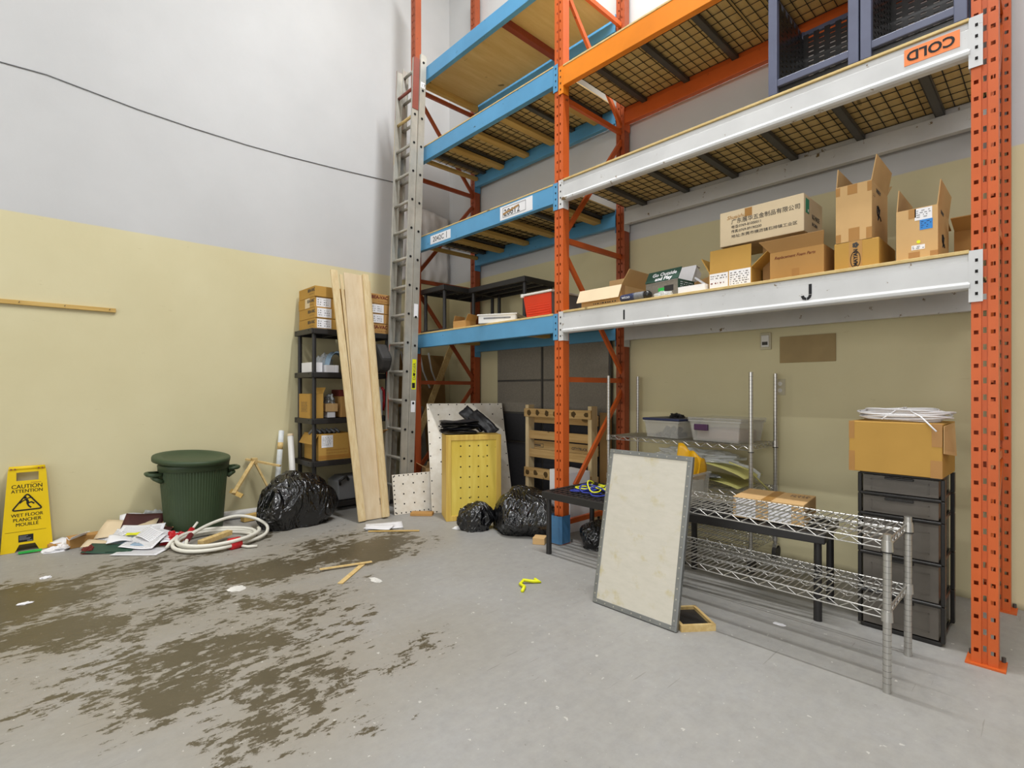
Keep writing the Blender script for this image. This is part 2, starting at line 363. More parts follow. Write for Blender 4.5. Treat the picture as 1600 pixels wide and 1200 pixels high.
# blue column guard round the foot of the middle front upright
gd = MB(); gx = FX['mid']-OX
pr = [(-.062, .07), (-.062, -.03), (-.04, -.05), (.04, -.05), (.062, -.03), (.062, .07)]
for i in range(len(pr)-1):
    (a, b), (c, d) = pr[i], pr[i+1]
    gd.add([(gx+a,b,.01),(gx+c,d,.01),(gx+c,d,.235),(gx+a,b,.235)], [(0,1,2,3)])
tag(gd.obj('post_guard', M['guard'], rack), 'blue steel guard at the foot of the middle upright')
def beam(x0, x1, z0, z1, m, rear=False, lip=False):
    "shelf beam with a step on the inside and a connector plate at both ends"
    yo = (YR-.005-OY) if rear else -.008
    h = z1-z0; t = .05
    if rear: sec = [(.0, z0), (.0, z1-.04), (.014, z1-.04), (.014, z1), (t, z1), (t, z0)]
    else:
        sec = [(.0, z0), (.0, z1), (t-.014, z1), (t-.014, z1-.04), (t, z1-.04), (t, z0)]
        if lip: sec = [(.012, z0), (-.004, z0+.006), (-.006, z0+.022), (.003, z0+.034), (.003, z1-.035), (.010, z1-.028), (.010, z1), (t-.014, z1), (t-.014, z1-.04), (t, z1-.04), (t, z0)]
    mb = MB(); n = len(sec); a, b = x0-OX, x1-OX
    mb.add([(a, y+yo, z) for y, z in sec]+[(b, y+yo, z) for y, z in sec],
           [tuple(range(n)), tuple(reversed(range(n, 2*n)))]+[(i, (i+1) % n, (i+1) % n+n, i+n) for i in range(n)])
    bo = mb.obj('shelf_beam', m, rack, .003)
    for e, sg in ((a, -1), (b, 1)):
        c = MB(); zz0, zz1 = z0-.06, z1+.012
        yp = (YR-OY+.085) if rear else -.006
        w = .043
        xa, xb = sorted((e, e+sg*w))
        if rear: c.box(e-.003 if sg > 0 else e, e if sg > 0 else e+.003, 0.85, .94, zz0, zz1)
        else:
            c.box(xa, xb, yp-.003, yp+.001, zz0, zz1)
            xo, xq = sorted((e, e-sg*.006)); c.box(xo, xq, yp-.003, .06, zz0, zz1)
        co = c.obj('beam_connector', m, bo)
        if not rear:
            hb = MB(); zz = zz0+.03
            while zz < zz1-.02:
                xm = e+sg*w*.5; hb.box(xm-.005, xm+.005, yp-.0045, yp-.003, zz, zz+.014); zz += .0508
            hb.obj('connector_holes', M['hole'], bo)
    return bo
LX0, LX1, RX0, RX1 = -4.927, -2.841, -2.745, -.276
beams = {}
for n, x0, x1, z0, z1, m, lip in (('L1', LX0, LX1, 1.722, 1.865, 'blue', 0), ('L2', LX0, LX1, 2.786, 2.935, 'blue', 0), ('L3', LX0, LX1, 3.755, 3.905, 'blue', 0), ('L4', LX0, LX1, 4.62, 4.765, 'blue', 0),
                                  ('R1', RX0, RX1, 1.714, 1.878, 'white', 1), ('R2', RX0, RX1, 2.785, 2.945, 'white', 1), ('R3', RX0, RX1, 3.715, 3.868, 'orange_lt', 0)):
    beams[n] = beam(x0, x1, z0, z1, M[m], False, lip)
    beam(x0, x1, z0, z1, M['orange'] if n == 'R3' else M[m], True)
# signs and stencils on the beams
def on_beam(s, n, x, z, size, m='black', dx=-.0145, **k):
    return text(s, size, frame((x-OX, dx, z), (1, 0, 0), (0, 0, 1)), M[m], beams[n], **k)
for x in (-2.158,): MB().box(x-OX-.006, x-OX+.006, -.0075, -.005, 1.765, 1.835).obj('stencil', M['black'], beams['R1'])
jx = -.945-OX
MB().box(jx-.001, jx+.014, -.0075, -.005, 1.782, 1.838).prism([(jx-.001, 1.779), (jx+.014, 1.779), (jx+.010, 1.764), (jx-.002, 1.753), (jx-.010, 1.751), (jx-.010, 1.765), (jx-.003, 1.770)], -.0075, -.005).prism([(jx-.013, 1.751), (jx-.013, 1.765), (jx-.021, 1.769), (jx-.026, 1.779), (jx-.041, 1.776), (jx-.032, 1.757)], -.0075, -.005).obj('stencil', M['black'], beams['R1'])
def beam_label(n, x0, x1, z0, z1, m='paper', y=-.0095):
    return MB().box(x0-OX, x1-OX, y, y+.002, z0, z1).obj('paper_label', M[m], beams[n])
beam_label('L2', -4.62, -4.26, 2.815, 2.905); on_beam('2042C', 'L2', -4.575, 2.835, .075, dx=-.0105); MB().box(-4.33-OX, -4.324-OX, -.0112, -.0096, 2.83, 2.895).obj('lettering', M['black'], beams['L2'])
beam_label('L2', -3.50, -3.085, 2.80, 2.922); on_beam('20612', 'L2', -3.45, 2.83, .085, dx=-.0105)
mb = MB(); mb.box(-3.46-OX, -3.17-OX, -.0106, -.0096, 2.82, 2.823); mb.box(-3.46-OX, -3.17-OX, -.0106, -.0096, 2.905, 2.908); mb.box(-3.463-OX, -3.46-OX, -.0106, -.0096, 2.82, 2.908); mb.box(-3.17-OX, -3.167-OX, -.0106, -.0096, 2.82, 2.908)
mb.obj('label_border', M['print_'], beams['L2'])
MB().beam((-3.46-OX, -.0112, 2.85), (-3.25-OX, -.0112, 2.885), .018, .0008, (0, 0, 1)).obj('torn_strip', M['card_in'], beams['L2'])
MB().box(-.52-OX, -.312-OX, -.0075, -.005, 2.845, 2.925).obj('orange_sticker', M['sticker_or'], beams['R2'])
text('COLD', .066, frame((-.328-OX, -.0083, 2.908), (-1, 0, 0), (0, 0, -1)), M['black'], beams['R2'], bold=.0018)
# decks: plywood sheets, wire mesh decks with steel channels, timber crossbars
def plywood(x0, x1, z, label, th=.016, m='ply', y0=3.14, y1=4.05):
    t = MB().box(x0, x1, y0, y1, z, z+th).obj('plywood_deck', M[m], None, .002); return tag(t, label, 'plywood sheet', 'plywood sheets on the rack levels')
def wire_deck(x0, x1, z, label, nch=3):
    t = thing('wire_deck', label, 'wire deck', ((x0+x1)/2, 3.6, z), 0, 'wire mesh decks in the rack')
    L = (x1-x0)/2; mb = MB(); n = int((x1-x0)/.064)
    for i in range(n+1):
        x = -L+2*L*i/n; mb.tube([(x, -.41, -.004), (x, .41, -.004)], .0028, 5)
    for j in range(10):
        y = -.40+.80*j/9; mb.tube([(-L, y, -.009), (L, y, -.009)], .0028, 5)
    tag(mb.obj('mesh_wires', M['wire'], t), kind='stuff')
    for i in range(nch):
        x = -L+2*L*(i+.5)/nch; c = MB()
        c.box(x-.022, x+.022, -.41, .41, -.038, -.034); c.box(x-.024, x-.020, -.41, .41, -.038, -.012); c.box(x+.020, x+.024, -.41, .41, -.038, -.012)
        c.obj('channel', M['steel'], t)
    return t
def crossbar(x, z, label, m='pine_y', w=.085, h=.036, y0=3.19, y1=4.0, grp='timber crossbars under the blue shelves'):
    t = MB().box(x-w/2, x+w/2, y0, y1, z, z+h).obj('deck_crossbar', M[m], None, .003); return tag(t, label, 'crossbar', grp)
plywood(-4.92, -2.85, 1.866, 'worn plywood sheet on the lowest blue shelf under black plastic tables', .016)
plywood(-4.92, -2.85, 2.936, 'plywood sheet above the mesh of the middle blue shelf with paper labels', .012)
plywood(-4.92, -2.85, 3.906, 'plywood sheet above the mesh of the upper blue shelf', .012)
plywood(-4.92, -2.85, 4.726, 'bare plywood underside of the topmost blue shelf', .018, 'ply', 3.185, 3.99)
plywood(-2.74, -.28, 1.879, 'rusty-edged plywood sheet of the lower white shelf, under the cartons', .016)
plywood(-2.74, -.28, 2.946, 'plywood sheet of the upper white shelf, under the black crates', .014)
plywood(-2.74, -.28, 3.869, 'plywood sheet above the mesh of the bright orange shelf', .014)
for (n, z, xs) in (('middle blue shelf', 2.935, (-4.92, -3.89, -2.85)), ('upper blue shelf', 3.905, (-4.92, -3.89, -2.85)), ('upper white shelf', 2.945, (-2.735, -1.51, -.285)), ('bright orange shelf', 3.868, (-2.735, -1.51, -.285))):
    wire_deck(xs[0], xs[1]-.01, z-.0015, 'black wire mesh deck in the left half of the '+n)
    wire_deck(xs[1]+.01, xs[2], z-.0015, 'black wire mesh deck in the right half of the '+n)
wire_deck(-2.735, -1.52, 1.8765, 'black wire mesh deck in the left half of the lower white shelf', 2)
wire_deck(-1.5, -.285, 1.8765, 'black wire mesh deck in the right half of the lower white shelf', 2)
for nm, z in (('middle', 2.85), ('upper', 3.82)):
    for i, (x, w) in enumerate(((-4.885, .05), (-4.43, .085), (-4.02, .085), (-3.62, .085), (-3.05, .085))):
        crossbar(x, z, 'pale pine crossbar under the %s blue shelf, %s' % (nm, ['at its left end', 'second from its left end', 'third from its left end', 'fourth from its left end', 'nearest the middle upright'][i]), w=w)
crossbar(-4.88, 4.655, 'deep pine board under the left end of the topmost blue shelf', w=.05, h=.07)
crossbar(-3.55, 4.66, 'red-brown steel bar under the topmost blue shelf', 'redbrown', .06, .065)
crossbar(-4.86, 1.80, 'pine crossbar under the left end of the lowest blue shelf', w=.08)
crossbar(-3.7, 1.80, 'pine crossbar under the middle of the lowest blue shelf', w=.08)
# ---------------------------------------------------------------- cartons
def faces(sx, sy, sz):
    return dict(front=((-sx/2,-sy/2,0),(1,0,0),(0,0,1)), right=((sx/2,-sy/2,0),(0,1,0),(0,0,1)), left=((-sx/2,sy/2,0),(0,-1,0),(0,0,1)), top=((-sx/2,-sy/2,sz),(1,0,0),(0,1,0)))
class Box:
    def __init__(s, label, loc, size, rz=0, m='card', flaps=None, open_=False, group=None, name='cardboard_box', inner='card_in', X=None, flen=None):
        s.t = thing(name, label, 'box', loc, rz, group, X); s.s = size; sx, sy, sz = size; s.m = m
        mb = MB(); th = .005
        if open_:
            mb.box(-sx/2, sx/2, -sy/2, sy/2, 0, th)
            mb.box(-sx/2, sx/2, -sy/2, -sy/2+th, th, sz); mb.box(-sx/2, sx/2, sy/2-th, sy/2, th, sz)
            mb.box(-sx/2, -sx/2+th, -sy/2+th, sy/2-th, th, sz); mb.box(sx/2-th, sx/2, -sy/2+th, sy/2-th, th, sz)
            mb.obj('body', M[m], s.t)
        else: mb.box(-sx/2, sx/2, -sy/2, sy/2, 0, sz).obj('body', M[m], s.t, .004)
        for side, ang in (flaps or {}).items():
            L = (flen or {}).get(side, (sy if side in ('front', 'back') else sx)/2)
            if isinstance(ang, tuple): ang, L = ang
            a = R(ang); up, out = math.cos(a)*L, math.sin(a)*L
            f = MB()
            if side in ('front', 'back'):
                d = -1 if side == 'front' else 1; y = d*(sy/2-th/2)
                f.beam((0, y, sz), (0, y+d*out, sz+up), sx-.008, .004, (1, 0, 0))
            else:
                d = -1 if side == 'left' else 1; x = d*(sx/2-th/2)
                f.beam((x, 0, sz), (x+d*out, 0, sz+up), sy-.008, .004, (0, 1, 0))
            f.obj('flap', M[m], s.t)
    def fr(s, face): return faces(*s.s)[face]
    def decal(s, face, u0, u1, v0, v1, m, name='paper_label', off=.0009):
        o, x, y = [Vector(q) for q in s.fr(face)]
        X = frame(o, x, y); return MB().box(u0, u1, v0, v1, -.0005, off, X).obj(name, M[m], s.t)
    def text(s, face, u, v, size, st, m='black', off=.0016, **k):
        o, x, y = [Vector(q) for q in s.fr(face)]
        X = frame(o, x, y) @ Matrix.Translation((u, v, off)); return text(st, size, X, M[m], s.t, **k)
    def marks(s, face, u0, u1, v0, v1, m='print_', rows=3, seed=1, off=.0016):
        "small print too fine to read: rows of short dashes"
        rnd = random.Random(seed); o, x, y = [Vector(q) for q in s.fr(face)]; X = frame(o, x, y); mb = MB(); h = (v1-v0)/rows
        for r in range(rows):
            u = u0; v = v1-h*(r+.8)
            while u < u1-.004:
                w = rnd.uniform(.004, .016)
                mb.box(u, min(u+w, u1), v+h*.1, v+h*.42, off-.0004, off, X); u += w+rnd.uniform(.004, .016)
        return mb.obj('small_print', M[m], s.t)
ZR, ZL = 1.8955, 1.8825
# -- lower white shelf, left to right
b = Box('open light carton with a front flap folded down, beside the middle upright', (-2.44, 3.42, ZR), (.38, .36, .15), 0, 'card_lt', {'back': (8, .14), 'right': (35, .13)}, True)
sx, sy, sz = b.s
MB().beam((0, -sy/2-.004, sz), (0, -sy/2-.05, sz-.10), sx+.02, .004, (1, 0, 0)).obj('flap', M['card_pale'], b.t)
b.marks('front', .12, .34, .02, .05, 'print_', 1, 3); b.decal('right', .0, .05, .0, .15, 'tape', 'tape')
lid = thing('box_lid', 'white cardboard lid propped upright behind the open light carton', 'lid', (-2.04, 3.62, ZR), 0, None)
MB().beam((0, 0, .0), (0, .05, .30), .34, .004, (1, 0, 0)).obj('panel', M['paper'], lid)
lm = MB(); lm.beam((0, .05, .30), (0, .115, .29), .34, .004, (1, 0, 0)); lm.beam((.168, .0, .12), (.168, .09, .27), .004, .09, (1, 0, 0)); lm.obj('rim', M['paper'], lid)
g = Box('dark green and grey printed box reading Go Outside and Play', (-1.90, 3.335, ZR), (.27, .20, .12), -6, 'fabric', None, False, None, 'product_box')
gx = Matrix.Translation((0, -.1, .12))
MB().beam((0, -.1005, .122), (0, -.055, .205), .275, .006, (1, 0, 0)).obj('green_flap', M['dkgreen'], g.t)
fx = frame((-.11, -.0895, .148), (1, 0, 0), (0, .045, .083))
text('Go Outside', .042, fx @ Matrix.Translation((0.02, .015, .002)), M['paper'], g.t, bold=.001); text('and Play', .042, fx @ Matrix.Translation((.055, -.022, .002)), M['paper'], g.t, bold=.001)
g.decal('right', .0, .2, .03, .12, 'dkgreen', 'green_side'); g.decal('front', .16, .235, .045, .085, 'plastic', 'printed_photo'); g.decal('front', .11, .16, .05, .075, 'lime', 'printed_photo', .0011)
g.marks('right', .03, .18, .05, .11, 'paper', 4, 9)
tr = Box('shallow white tray box lying next to the green printed box', (-1.665, 3.29, ZR), (.19, .19, .05), 0, 'paper', None, True, None, 'tray_box')
MB().beam((.02, .096, .05), (.0, .11, .13), .17, .004, (1, 0, 0)).obj('flap', M['card_in'], tr.t); MB().beam((.07, -.02, .052), (-.06, .085, .135), .018, .012, (0, 1, 0)).obj('rib', M['paper'], tr.t)
# canister with ribbed collar
t = thing('canister', 'dark blue canister with a ribbed grey collar lying on the white shelf', 'canister', (-2.09, 3.19, ZR+.031), 0)
X = Matrix.Rotation(R(90), 4, 'Y')
MB().lathe([(.0, -.12), (.024, -.12), (.026, -.115), (.03, -.02), (.03, -.01), (.028, 0)], 24, X=X).obj('body', M['navy'], t, smooth=True)
pr = []
for i in range(8): pr += [(.0305, .002+i*.009), (.027, .006+i*.009)]
MB().lathe([(.024, 0)]+pr+[(.0305, .075), (.02, .08)], 24, X=X).obj('ribbed_collar', M['greyplastic'], t)
MB().lathe([(.02, .08), (.03, .082), (.03, .11), (.018, .125), (.0, .126)], 20, X=X).obj('cap', M['plastic_gl'], t, smooth=True)
text('wicso', .03, frame((-.10, -.0292, -.008), (1, 0, 0), (0, 0, 1)), M['paper'], t)
def crumple(name, label, cat, loc, size, m, seed=0, n=14, amp=.35, group=None):
    "crumpled film: a bumpy closed lump resting on its base"
    def fn(u, v):
        a = u*2*math.pi; b_ = v*math.pi*.5
        p = Vector((math.cos(a)*math.cos(b_), math.sin(a)*math.cos(b_), math.sin(b_)))
        k = 1+amp*(noise.noise(p*2.1+Vector((seed, seed*2, 0)))+.6*noise.noise(p*5.3+Vector((seed, 0, seed))))
        return (p.x*k*size[0], p.y*k*size[1], max(0, p.z*k*size[2]))
    o = MB().surf(fn, n*2, n).obj(name, M[m], None, 0, False, loc); return tag(o, label, cat, group)
crumple('plastic_wrap', 'crumpled clear plastic wrap in front of the green printed box', 'plastic wrap', (-1.86, 3.185, ZR), (.075, .03, .035), 'film', 3)
# carton with two shipping labels, flap standing up
b = Box('open carton with two white shipping labels and its front flap raised', (-1.425, 3.38, ZR), (.27, .30, .115), 0, 'card_yel', {'front': (-3, .145), 'right': (50, .13), 'left': (28, .12)}, True)
b.decal('front', .005, .125, .005, .108, 'paper'); b.decal('front', .132, .265, .003, .112, 'paper')
b.marks('front', .012, .118, .07, .10, 'print_', 2, 4); b.marks('front', .012, .1, .035, .058, 'red_print', 1, 6); b.marks('front', .14, .255, .02, .103, 'print_', 6, 5)
# carton with hand lettering, front flap lifted under the big carton
b2 = Box('plain carton with red handwriting, directly under the faded carton', (-1.035, 3.41, ZR), (.285, .38, .17), 0, 'card', {}, True)
sx, sy, sz = b2.s
MB().add([(-.14,-.19,.17),(.14,-.19,.17),(.155,-.235,.235),(-.19,-.235,.235),(-.14,-.186,.171),(.14,-.186,.171),(.155,-.231,.237),(-.19,-.231,.237)],
         [(0,1,2,3),(7,6,5,4),(0,4,5,1),(1,5,6,2),(2,6,7,3),(3,7,4,0)]).obj('flap', M['card_in'], b2.t)
b2.text('front', .025, .128, .024, 'Replacement Foam Parts', 'red_print', shear=.3, xs=.9); b2.decal('front', .12, .16, .01, .06, 'tape', 'tape')
# faded carton with Chinese print lying across both
b3 = Box('faded pale carton printed with Chinese characters, lying across two cartons', (-1.265, 3.46, ZR+.2865), (.50, .34, .222), 0, 'card_pale')
sup = Box('narrow dark carton in the gap under the middle of the faded carton', (-1.232, 3.5, ZR), (.09, .26, .286), 0, 'card_in')
b3.text('front', .075, .137, .034, '广东展华五金制品有限公司', 'print_', xs=1.0); b3.text('front', .075, .108, .022, '电话:0769-81000011', 'print_'); b3.text('front', .075, .079, .022, '传真:0769-89190200', 'print_'); b3.text('front', .075, .048, .022, '地址:东莞市横沥镇石排镇工业区', 'print_', xs=1.25)
b3.text('front', .045, .168, .034, 'Shuaishui', 'card', shear=.35); b3.decal('front', .16, .205, .165, .216, 'tape', 'tape')
b3.decal('right', .03, .09, .115, .20, 'sticker_gr', 'green_sticker'); b3.decal('right', .065, .08, .125, .14, 'paper', 'white_mark', .0014)
b3.text('right', .14, .10, .04, 'KG MADE', 'print_', xs=.8); b3.text('right', .14, .06, .028, 'IN CHINA', 'print_', xs=.8)
# carton with taped oval emblem, and the tall open carton on it
b4 = Box('low carton with a black oval emblem on its tape, under the tall open carton', (-.74, 3.415, ZR), (.205, .39, .155), 0, 'card_yel', {}, False)
b4.decal('front', .07, .13, 0, .155, 'card', 'tape')
def ring(cx, cy, rx, ry, X, r=.0018, n=24): return MB().tube([X @ Vector((cx+rx*math.cos(2*math.pi*i/n), cy+ry*math.sin(2*math.pi*i/n), .002)) for i in range(n)], r, 4, True)
fo, fxv, fyv = [Vector(q) for q in b4.fr('front')]; FXm = frame(fo, fxv, fyv)
ring(.10, .055, .022, .045, FXm).obj('oval_emblem', M['black'], b4.t)
text('MAYAN', .026, FXm @ Matrix.Translation((.109, .019, .002)) @ Matrix.Rotation(R(90), 4, 'Z'), M['black'], b4.t, bold=.001)
fl = MB()
for k in range(5):
    a = k*1.256; fl.cyl(FXm @ Vector((.10+.009*math.cos(a), .132+.009*math.sin(a), .0006)), FXm @ Vector((.10+.009*math.cos(a), .132+.009*math.sin(a), .002)), .007, 8)
fl.obj('flower_mark', M['print_'], b4.t)
b5 = Box('tall open carton with flaps up and small black logo, on top of another carton', (-.752, 3.40, ZR+.1565), (.165, .36, .305), 0, 'card_lt', {'left': (-4, .1), 'right': (10, .13), 'back': (55, .17)}, True)
b5.decal('front', .055, .10, .252, .303, 'tape', 'tape'); b5.decal('front', .0, .02, .255, .30, 'tape', 'tape'); b5.decal('front', .145, .165, .25, .30, 'tape', 'tape'); b5.decal('front', .06, .11, .002, .07, 'tape', 'tape'); b5.decal('front', .0, .024, .002, .045, 'tape', 'tape'); b5.decal('front', .14, .165, .002, .06, 'tape', 'tape')
b5.marks('right', .03, .075, .225, .245, 'print_', 2, 8)
def squiggle(bx, face, u, v, sc):
    o, x, y = [Vector(q) for q in bx.fr(face)]; X = frame(o, x, y)
    mb = MB(); pts = [(0,.9),(.25,1),(.35,.7),(.15,.5),(.4,.35),(.3,.1),(.55,.3),(.8,.9),(.55,.75),(.5,.45),(.9,.4),(1.1,.2)]
    mb.tube([X @ Vector((u+a*sc, v+b_*sc, .002)) for a, b_ in pts], .0022, 4); mb.tube([X @ Vector((u+.35*sc+.32*sc*math.cos(i*.52), v+.68*sc+.3*sc*math.sin(i*.52), .002)) for i in range(12)], .002, 4, True)
    return mb.obj('logo_mark', M['black'], bx.t)
squiggle(b5, 'right', .10, .11, .085)
b5.text('right', .09, .262, .03, 'THIS SIDE UP', 'print_', xs=.55)
b6 = Box('open carton with white and blue stickers at the right end of the white shelf', (-.483, 3.40, ZR), (.165, .36, .262), 0, 'card_lt', {'left': (-4, .11), 'right': (6, .12), 'back': (100, .14)}, True)
b6.decal('front', .075, .143, .2, .258, 'paper'); b6.decal('front', .095, .145, .15, .2, 'sticker_blue', 'blue_sticker', .0012); b6.marks('front', .10, .14, .158, .195, 'navy', 4, 12); b6.marks('front', .082, .138, .21, .252, 'greyplastic', 4, 13)
b6.decal('front', .062, .115, .055, .078, 'paper'); b6.marks('front', .066, .112, .058, .075, 'print_', 2, 14)
X6 = frame(*[Vector(q) for q in b6.fr('front')]); MB().cyl(X6 @ Vector((.09, .093, 0)), X6 @ Vector((.09, .093, .0012)), .008, 14).obj('green_dot', M['sticker_y'], b6.t)
b6.decal('front', .05, .095, .0, .045, 'tape', 'tape'); b6.decal('front', .135, .165, .0, .04, 'tape', 'tape'); b6.decal('front', .05, .08, .215, .26, 'tape', 'tape')
squiggle(b6, 'right', .12, .07, .07); b6.text('right', .08, .235, .026, 'THIS SIDE UP', 'print_', xs=.6)
b7 = Box('carton with one flap stretched out beside the right-hand upright', (-.335, 3.72, ZR), (.09, .26, .2), 0, 'card', {'back': (-10, .13)}, True)
MB().beam((0, -.13, .2), (.0, -.28, .235), .086, .004, (1, 0, 0)).obj('flap', M['card'], b7.t)
# -- black crates on the upper white shelf
def crate(x0, x1, y0, y1, z, label):
    t = thing('plastic_crate', label, 'crate', ((x0+x1)/2, (y0+y1)/2, z), 0, 'black crates on the upper white shelf')
    a, b_ = (x1-x0)/2, (y1-y0)/2; h = .58
    f = MB()
    for sy in (-1, 1):
        f.box(-a, a, sy*b_-.012, sy*b_+.012, .045, .085); f.box(-a, a, sy*b_-.012, sy*b_+.012, h-.03, h)
    for sx in (-1, 1):
        f.box(sx*a-.012, sx*a+.012, -b_, b_, .045, .085); f.box(sx*a-.012, sx*a+.012, -b_, b_, h-.03, h)
        for sy in (-1, 1): f.box(sx*a-.024, sx*a+.024, sy*b_-.02, sy*b_+.02, .0, h)
    f.obj('frame', M['crate'], t, .004)
    MB().box(-a+.01, a-.01, -b_+.01, b_-.01, .0, .045).obj('base', M['plastic_gl'], t, .004)
    p = MB(); n = 12
    for i in range(n):
        x0, x1 = -a+.02+(2*a-.04)*i/n, -a+.02+(2*a-.04)*(i+1)/n
        if i % 2 == 0: p.box(x0, x1, b_-.022, b_-.014, .05, h-.03)
        else:
            for k in range(int((h-.1)/.03)): p.box(x0, x1, b_-.022, b_-.014, .05+.03*k, .07+.03*k)
    for sx in (-1, 1):
        for i in range(n):
            y0, y1 = -b_+.02+(2*b_-.04)*i/n, -b_+.02+(2*b_-.04)*(i+1)/n; q = sx*(a-.02)
            if i % 2 == 0: p.box(q-.003, q+.003, y0, y1, .05, h-.03)
            else:
                for k in range(int((h-.1)/.03)): p.box(q-.003, q+.003, y0, y1, .05+.03*k, .07+.03*k)
    tag(p.obj('lattice', M['plastic_gl'], t), kind='stuff')
    return t
crate(-1.135, -.735, 3.16, 3.62, 2.9605, 'black lattice crate nearest the middle of the upper white shelf')
crate(-.68, -.31, 3.16, 3.62, 2.9605, 'black lattice crate above the orange sticker on the upper white shelf')
# ---------------------------------------------------------------- black plastic shelving
def plastic_shelf(parent, L, Wd, z, x=0, y=0, th=.055):
    "open-grid tray with a deep rim, top at z, centred x,y"
    a, b_ = L/2, Wd/2; mb = MB(); rim = .022
    mb.box(x-a, x+a, y-b_, y-b_+rim, z-th, z); mb.box(x-a, x+a, y+b_-rim, y+b_, z-th, z)
    mb.box(x-a, x-a+rim, y-b_+rim, y+b_-rim, z-th, z); mb.box(x+a-rim, x+a, y-b_+rim, y+b_-rim, z-th, z)
    for sx in (-1, 1):
        for sy in (-1, 1): mb.box(x+sx*(a-.035)-.03, x+sx*(a-.035)+.03, y+sy*(b_-.035)-.03, y+sy*(b_-.035)+.03, z-th, z-.002)
    sh = mb.obj('shelf', M['plastic'], parent, .006)
    g = MB(); n = int((L-.04)/.05)
    for i in range(1, n): g.box(x-a+L*i/n-.007, x-a+L*i/n+.007, y-b_+.02, y+b_-.02, z-.016, z-.006)
    n = int((Wd-.04)/.055)
    for i in range(1, n): g.box(x-a+.02, x+a-.02, y-b_+Wd*i/n-.007, y-b_+Wd*i/n+.007, z-.015, z-.005)
    for i in (1, 2): g.box(x-a+.02, x+a-.02, y-b_+Wd*i/3-.012, y-b_+Wd*i/3+.012, z-th+.008, z-.008)
    tag(g.obj('grid', M['plastic'], sh), kind='stuff')
    return sh
def plastic_table(label, loc, rz, L, Wd, h, legs=True, grp=None, lower=None):
    t = thing('plastic_table', label, 'table', loc, rz, grp); plastic_shelf(t, L, Wd, h)
    for sx in (-1, 1):
        for sy in (-1, 1):
            MB().cyl((sx*(L/2-.04), sy*(Wd/2-.04), 0), (sx*(L/2-.04), sy*(Wd/2-.04), h-.05), .021, 16, .019).obj('leg', M['plastic'], t, smooth=False)
    return t
tb = plastic_table('low black plastic table with yellow and blue rope on it, left of the leaning panel', (-2.262, 3.165, 0), 0, .90, .61, .48)
tb2 = plastic_table('low black plastic table behind and under the wire bench', (-1.322, 3.262, 0), 6, .90, .445, .48)
ta = plastic_table('square-ended black plastic table at the left end of the lowest blue shelf', (-4.688, 3.585, ZL), 0, .44, .76, .495)
MB().box(-.22, .22, -.38, .38, .0, .03).obj('bottom_tray', M['plastic'], ta, .006)
plastic_table('long black plastic table standing behind the red tote on the lowest blue shelf', (-4.005, 3.75, ZL), 0, .88, .46, .49)
# tall shelf unit by the left wall
su = thing('shelf_unit', 'tall black plastic shelf unit against the left wall, loaded with cartons', 'shelving', (-5.32, 2.50, 0))
SZ = (.10, .535, .965, 1.435, 1.875)
for i, z in enumerate(SZ):
    sh = plastic_shelf(su, .455, .905, z, 0, 0, .055)
    if i:
        for sx in (-1, 1):
            for sy in (-1, 1):
                MB().cyl((sx*.185, sy*.41, SZ[i-1]), (sx*.185, sy*.41, z-.05), .021, 14).obj('post', M['plastic'], su)
    # dark rim holes on the near short side
    e = MB(); [e.cyl((.185+q, -.4535, z-.018), (.185+q, -.455, z-.018), .006, 8) for q in (-.03, -.36)]; e.obj('rim_hole', M['hole'], sh)
for sx in (-1, 1):
    for sy in (-1, 1): MB().cyl((sx*.185, sy*.41, 0), (sx*.185, sy*.41, SZ[0]-.05), .021, 14).obj('foot', M['plastic'], su)
def bea(side, k, y, label, lab, txt, x=-5.335, off=0):
    z = SZ[-1]+.0015+k*.1085
    b = Box(label, (x+off, y, z), (.43, .42, .107), 90, 'card_yel' if side == 'left' else 'card', None, False, 'flat cartons stacked on the tall shelf unit')
    if lab:
        u0 = .02 if side == 'left' else .17
        b.decal('front', u0, u0+.15, .008, .10, 'paper'); b.marks('front', u0+.01, u0+.05, .02, .088, 'print_', 3, k); b.marks('front', u0+.075, u0+.13, .02, .088, 'print_', 3, k+7)
    if txt and side == 'right': b.text('front', .17, .055, .05, 'BEA-VAC', 'red_print', bold=.0015); b.marks('front', .25, .36, .02, .035, 'red_print', 1, 3)
    if side == 'left':
        b.text('left', .24, .055, .045, 'BEA-VAC', 'print_', bold=.001); b.marks('left', .28, .38, .025, .04, 'print_', 1, 3)
    return b
bl = [bea('left', k, 2.31, 'flat carton %s the left stack on the tall shelf unit' % ['at the bottom of', 'second from the bottom of', 'third from the bottom of', 'on top of'][k], k < 3, True, off=[0, .005, -.012, .0][k]) for k in range(4)]
bl[2].decal('left', .18, .30, .004, .103, 'card_pale', 'tape')
for k in range(4): bea('right', k, 2.755, 'flat carton %s the right stack on the tall shelf unit' % ['at the bottom of', 'second from the bottom of', 'third from the bottom of', 'on top of'][k], k in (1, 2), k in (0, 3), off=.004*k)
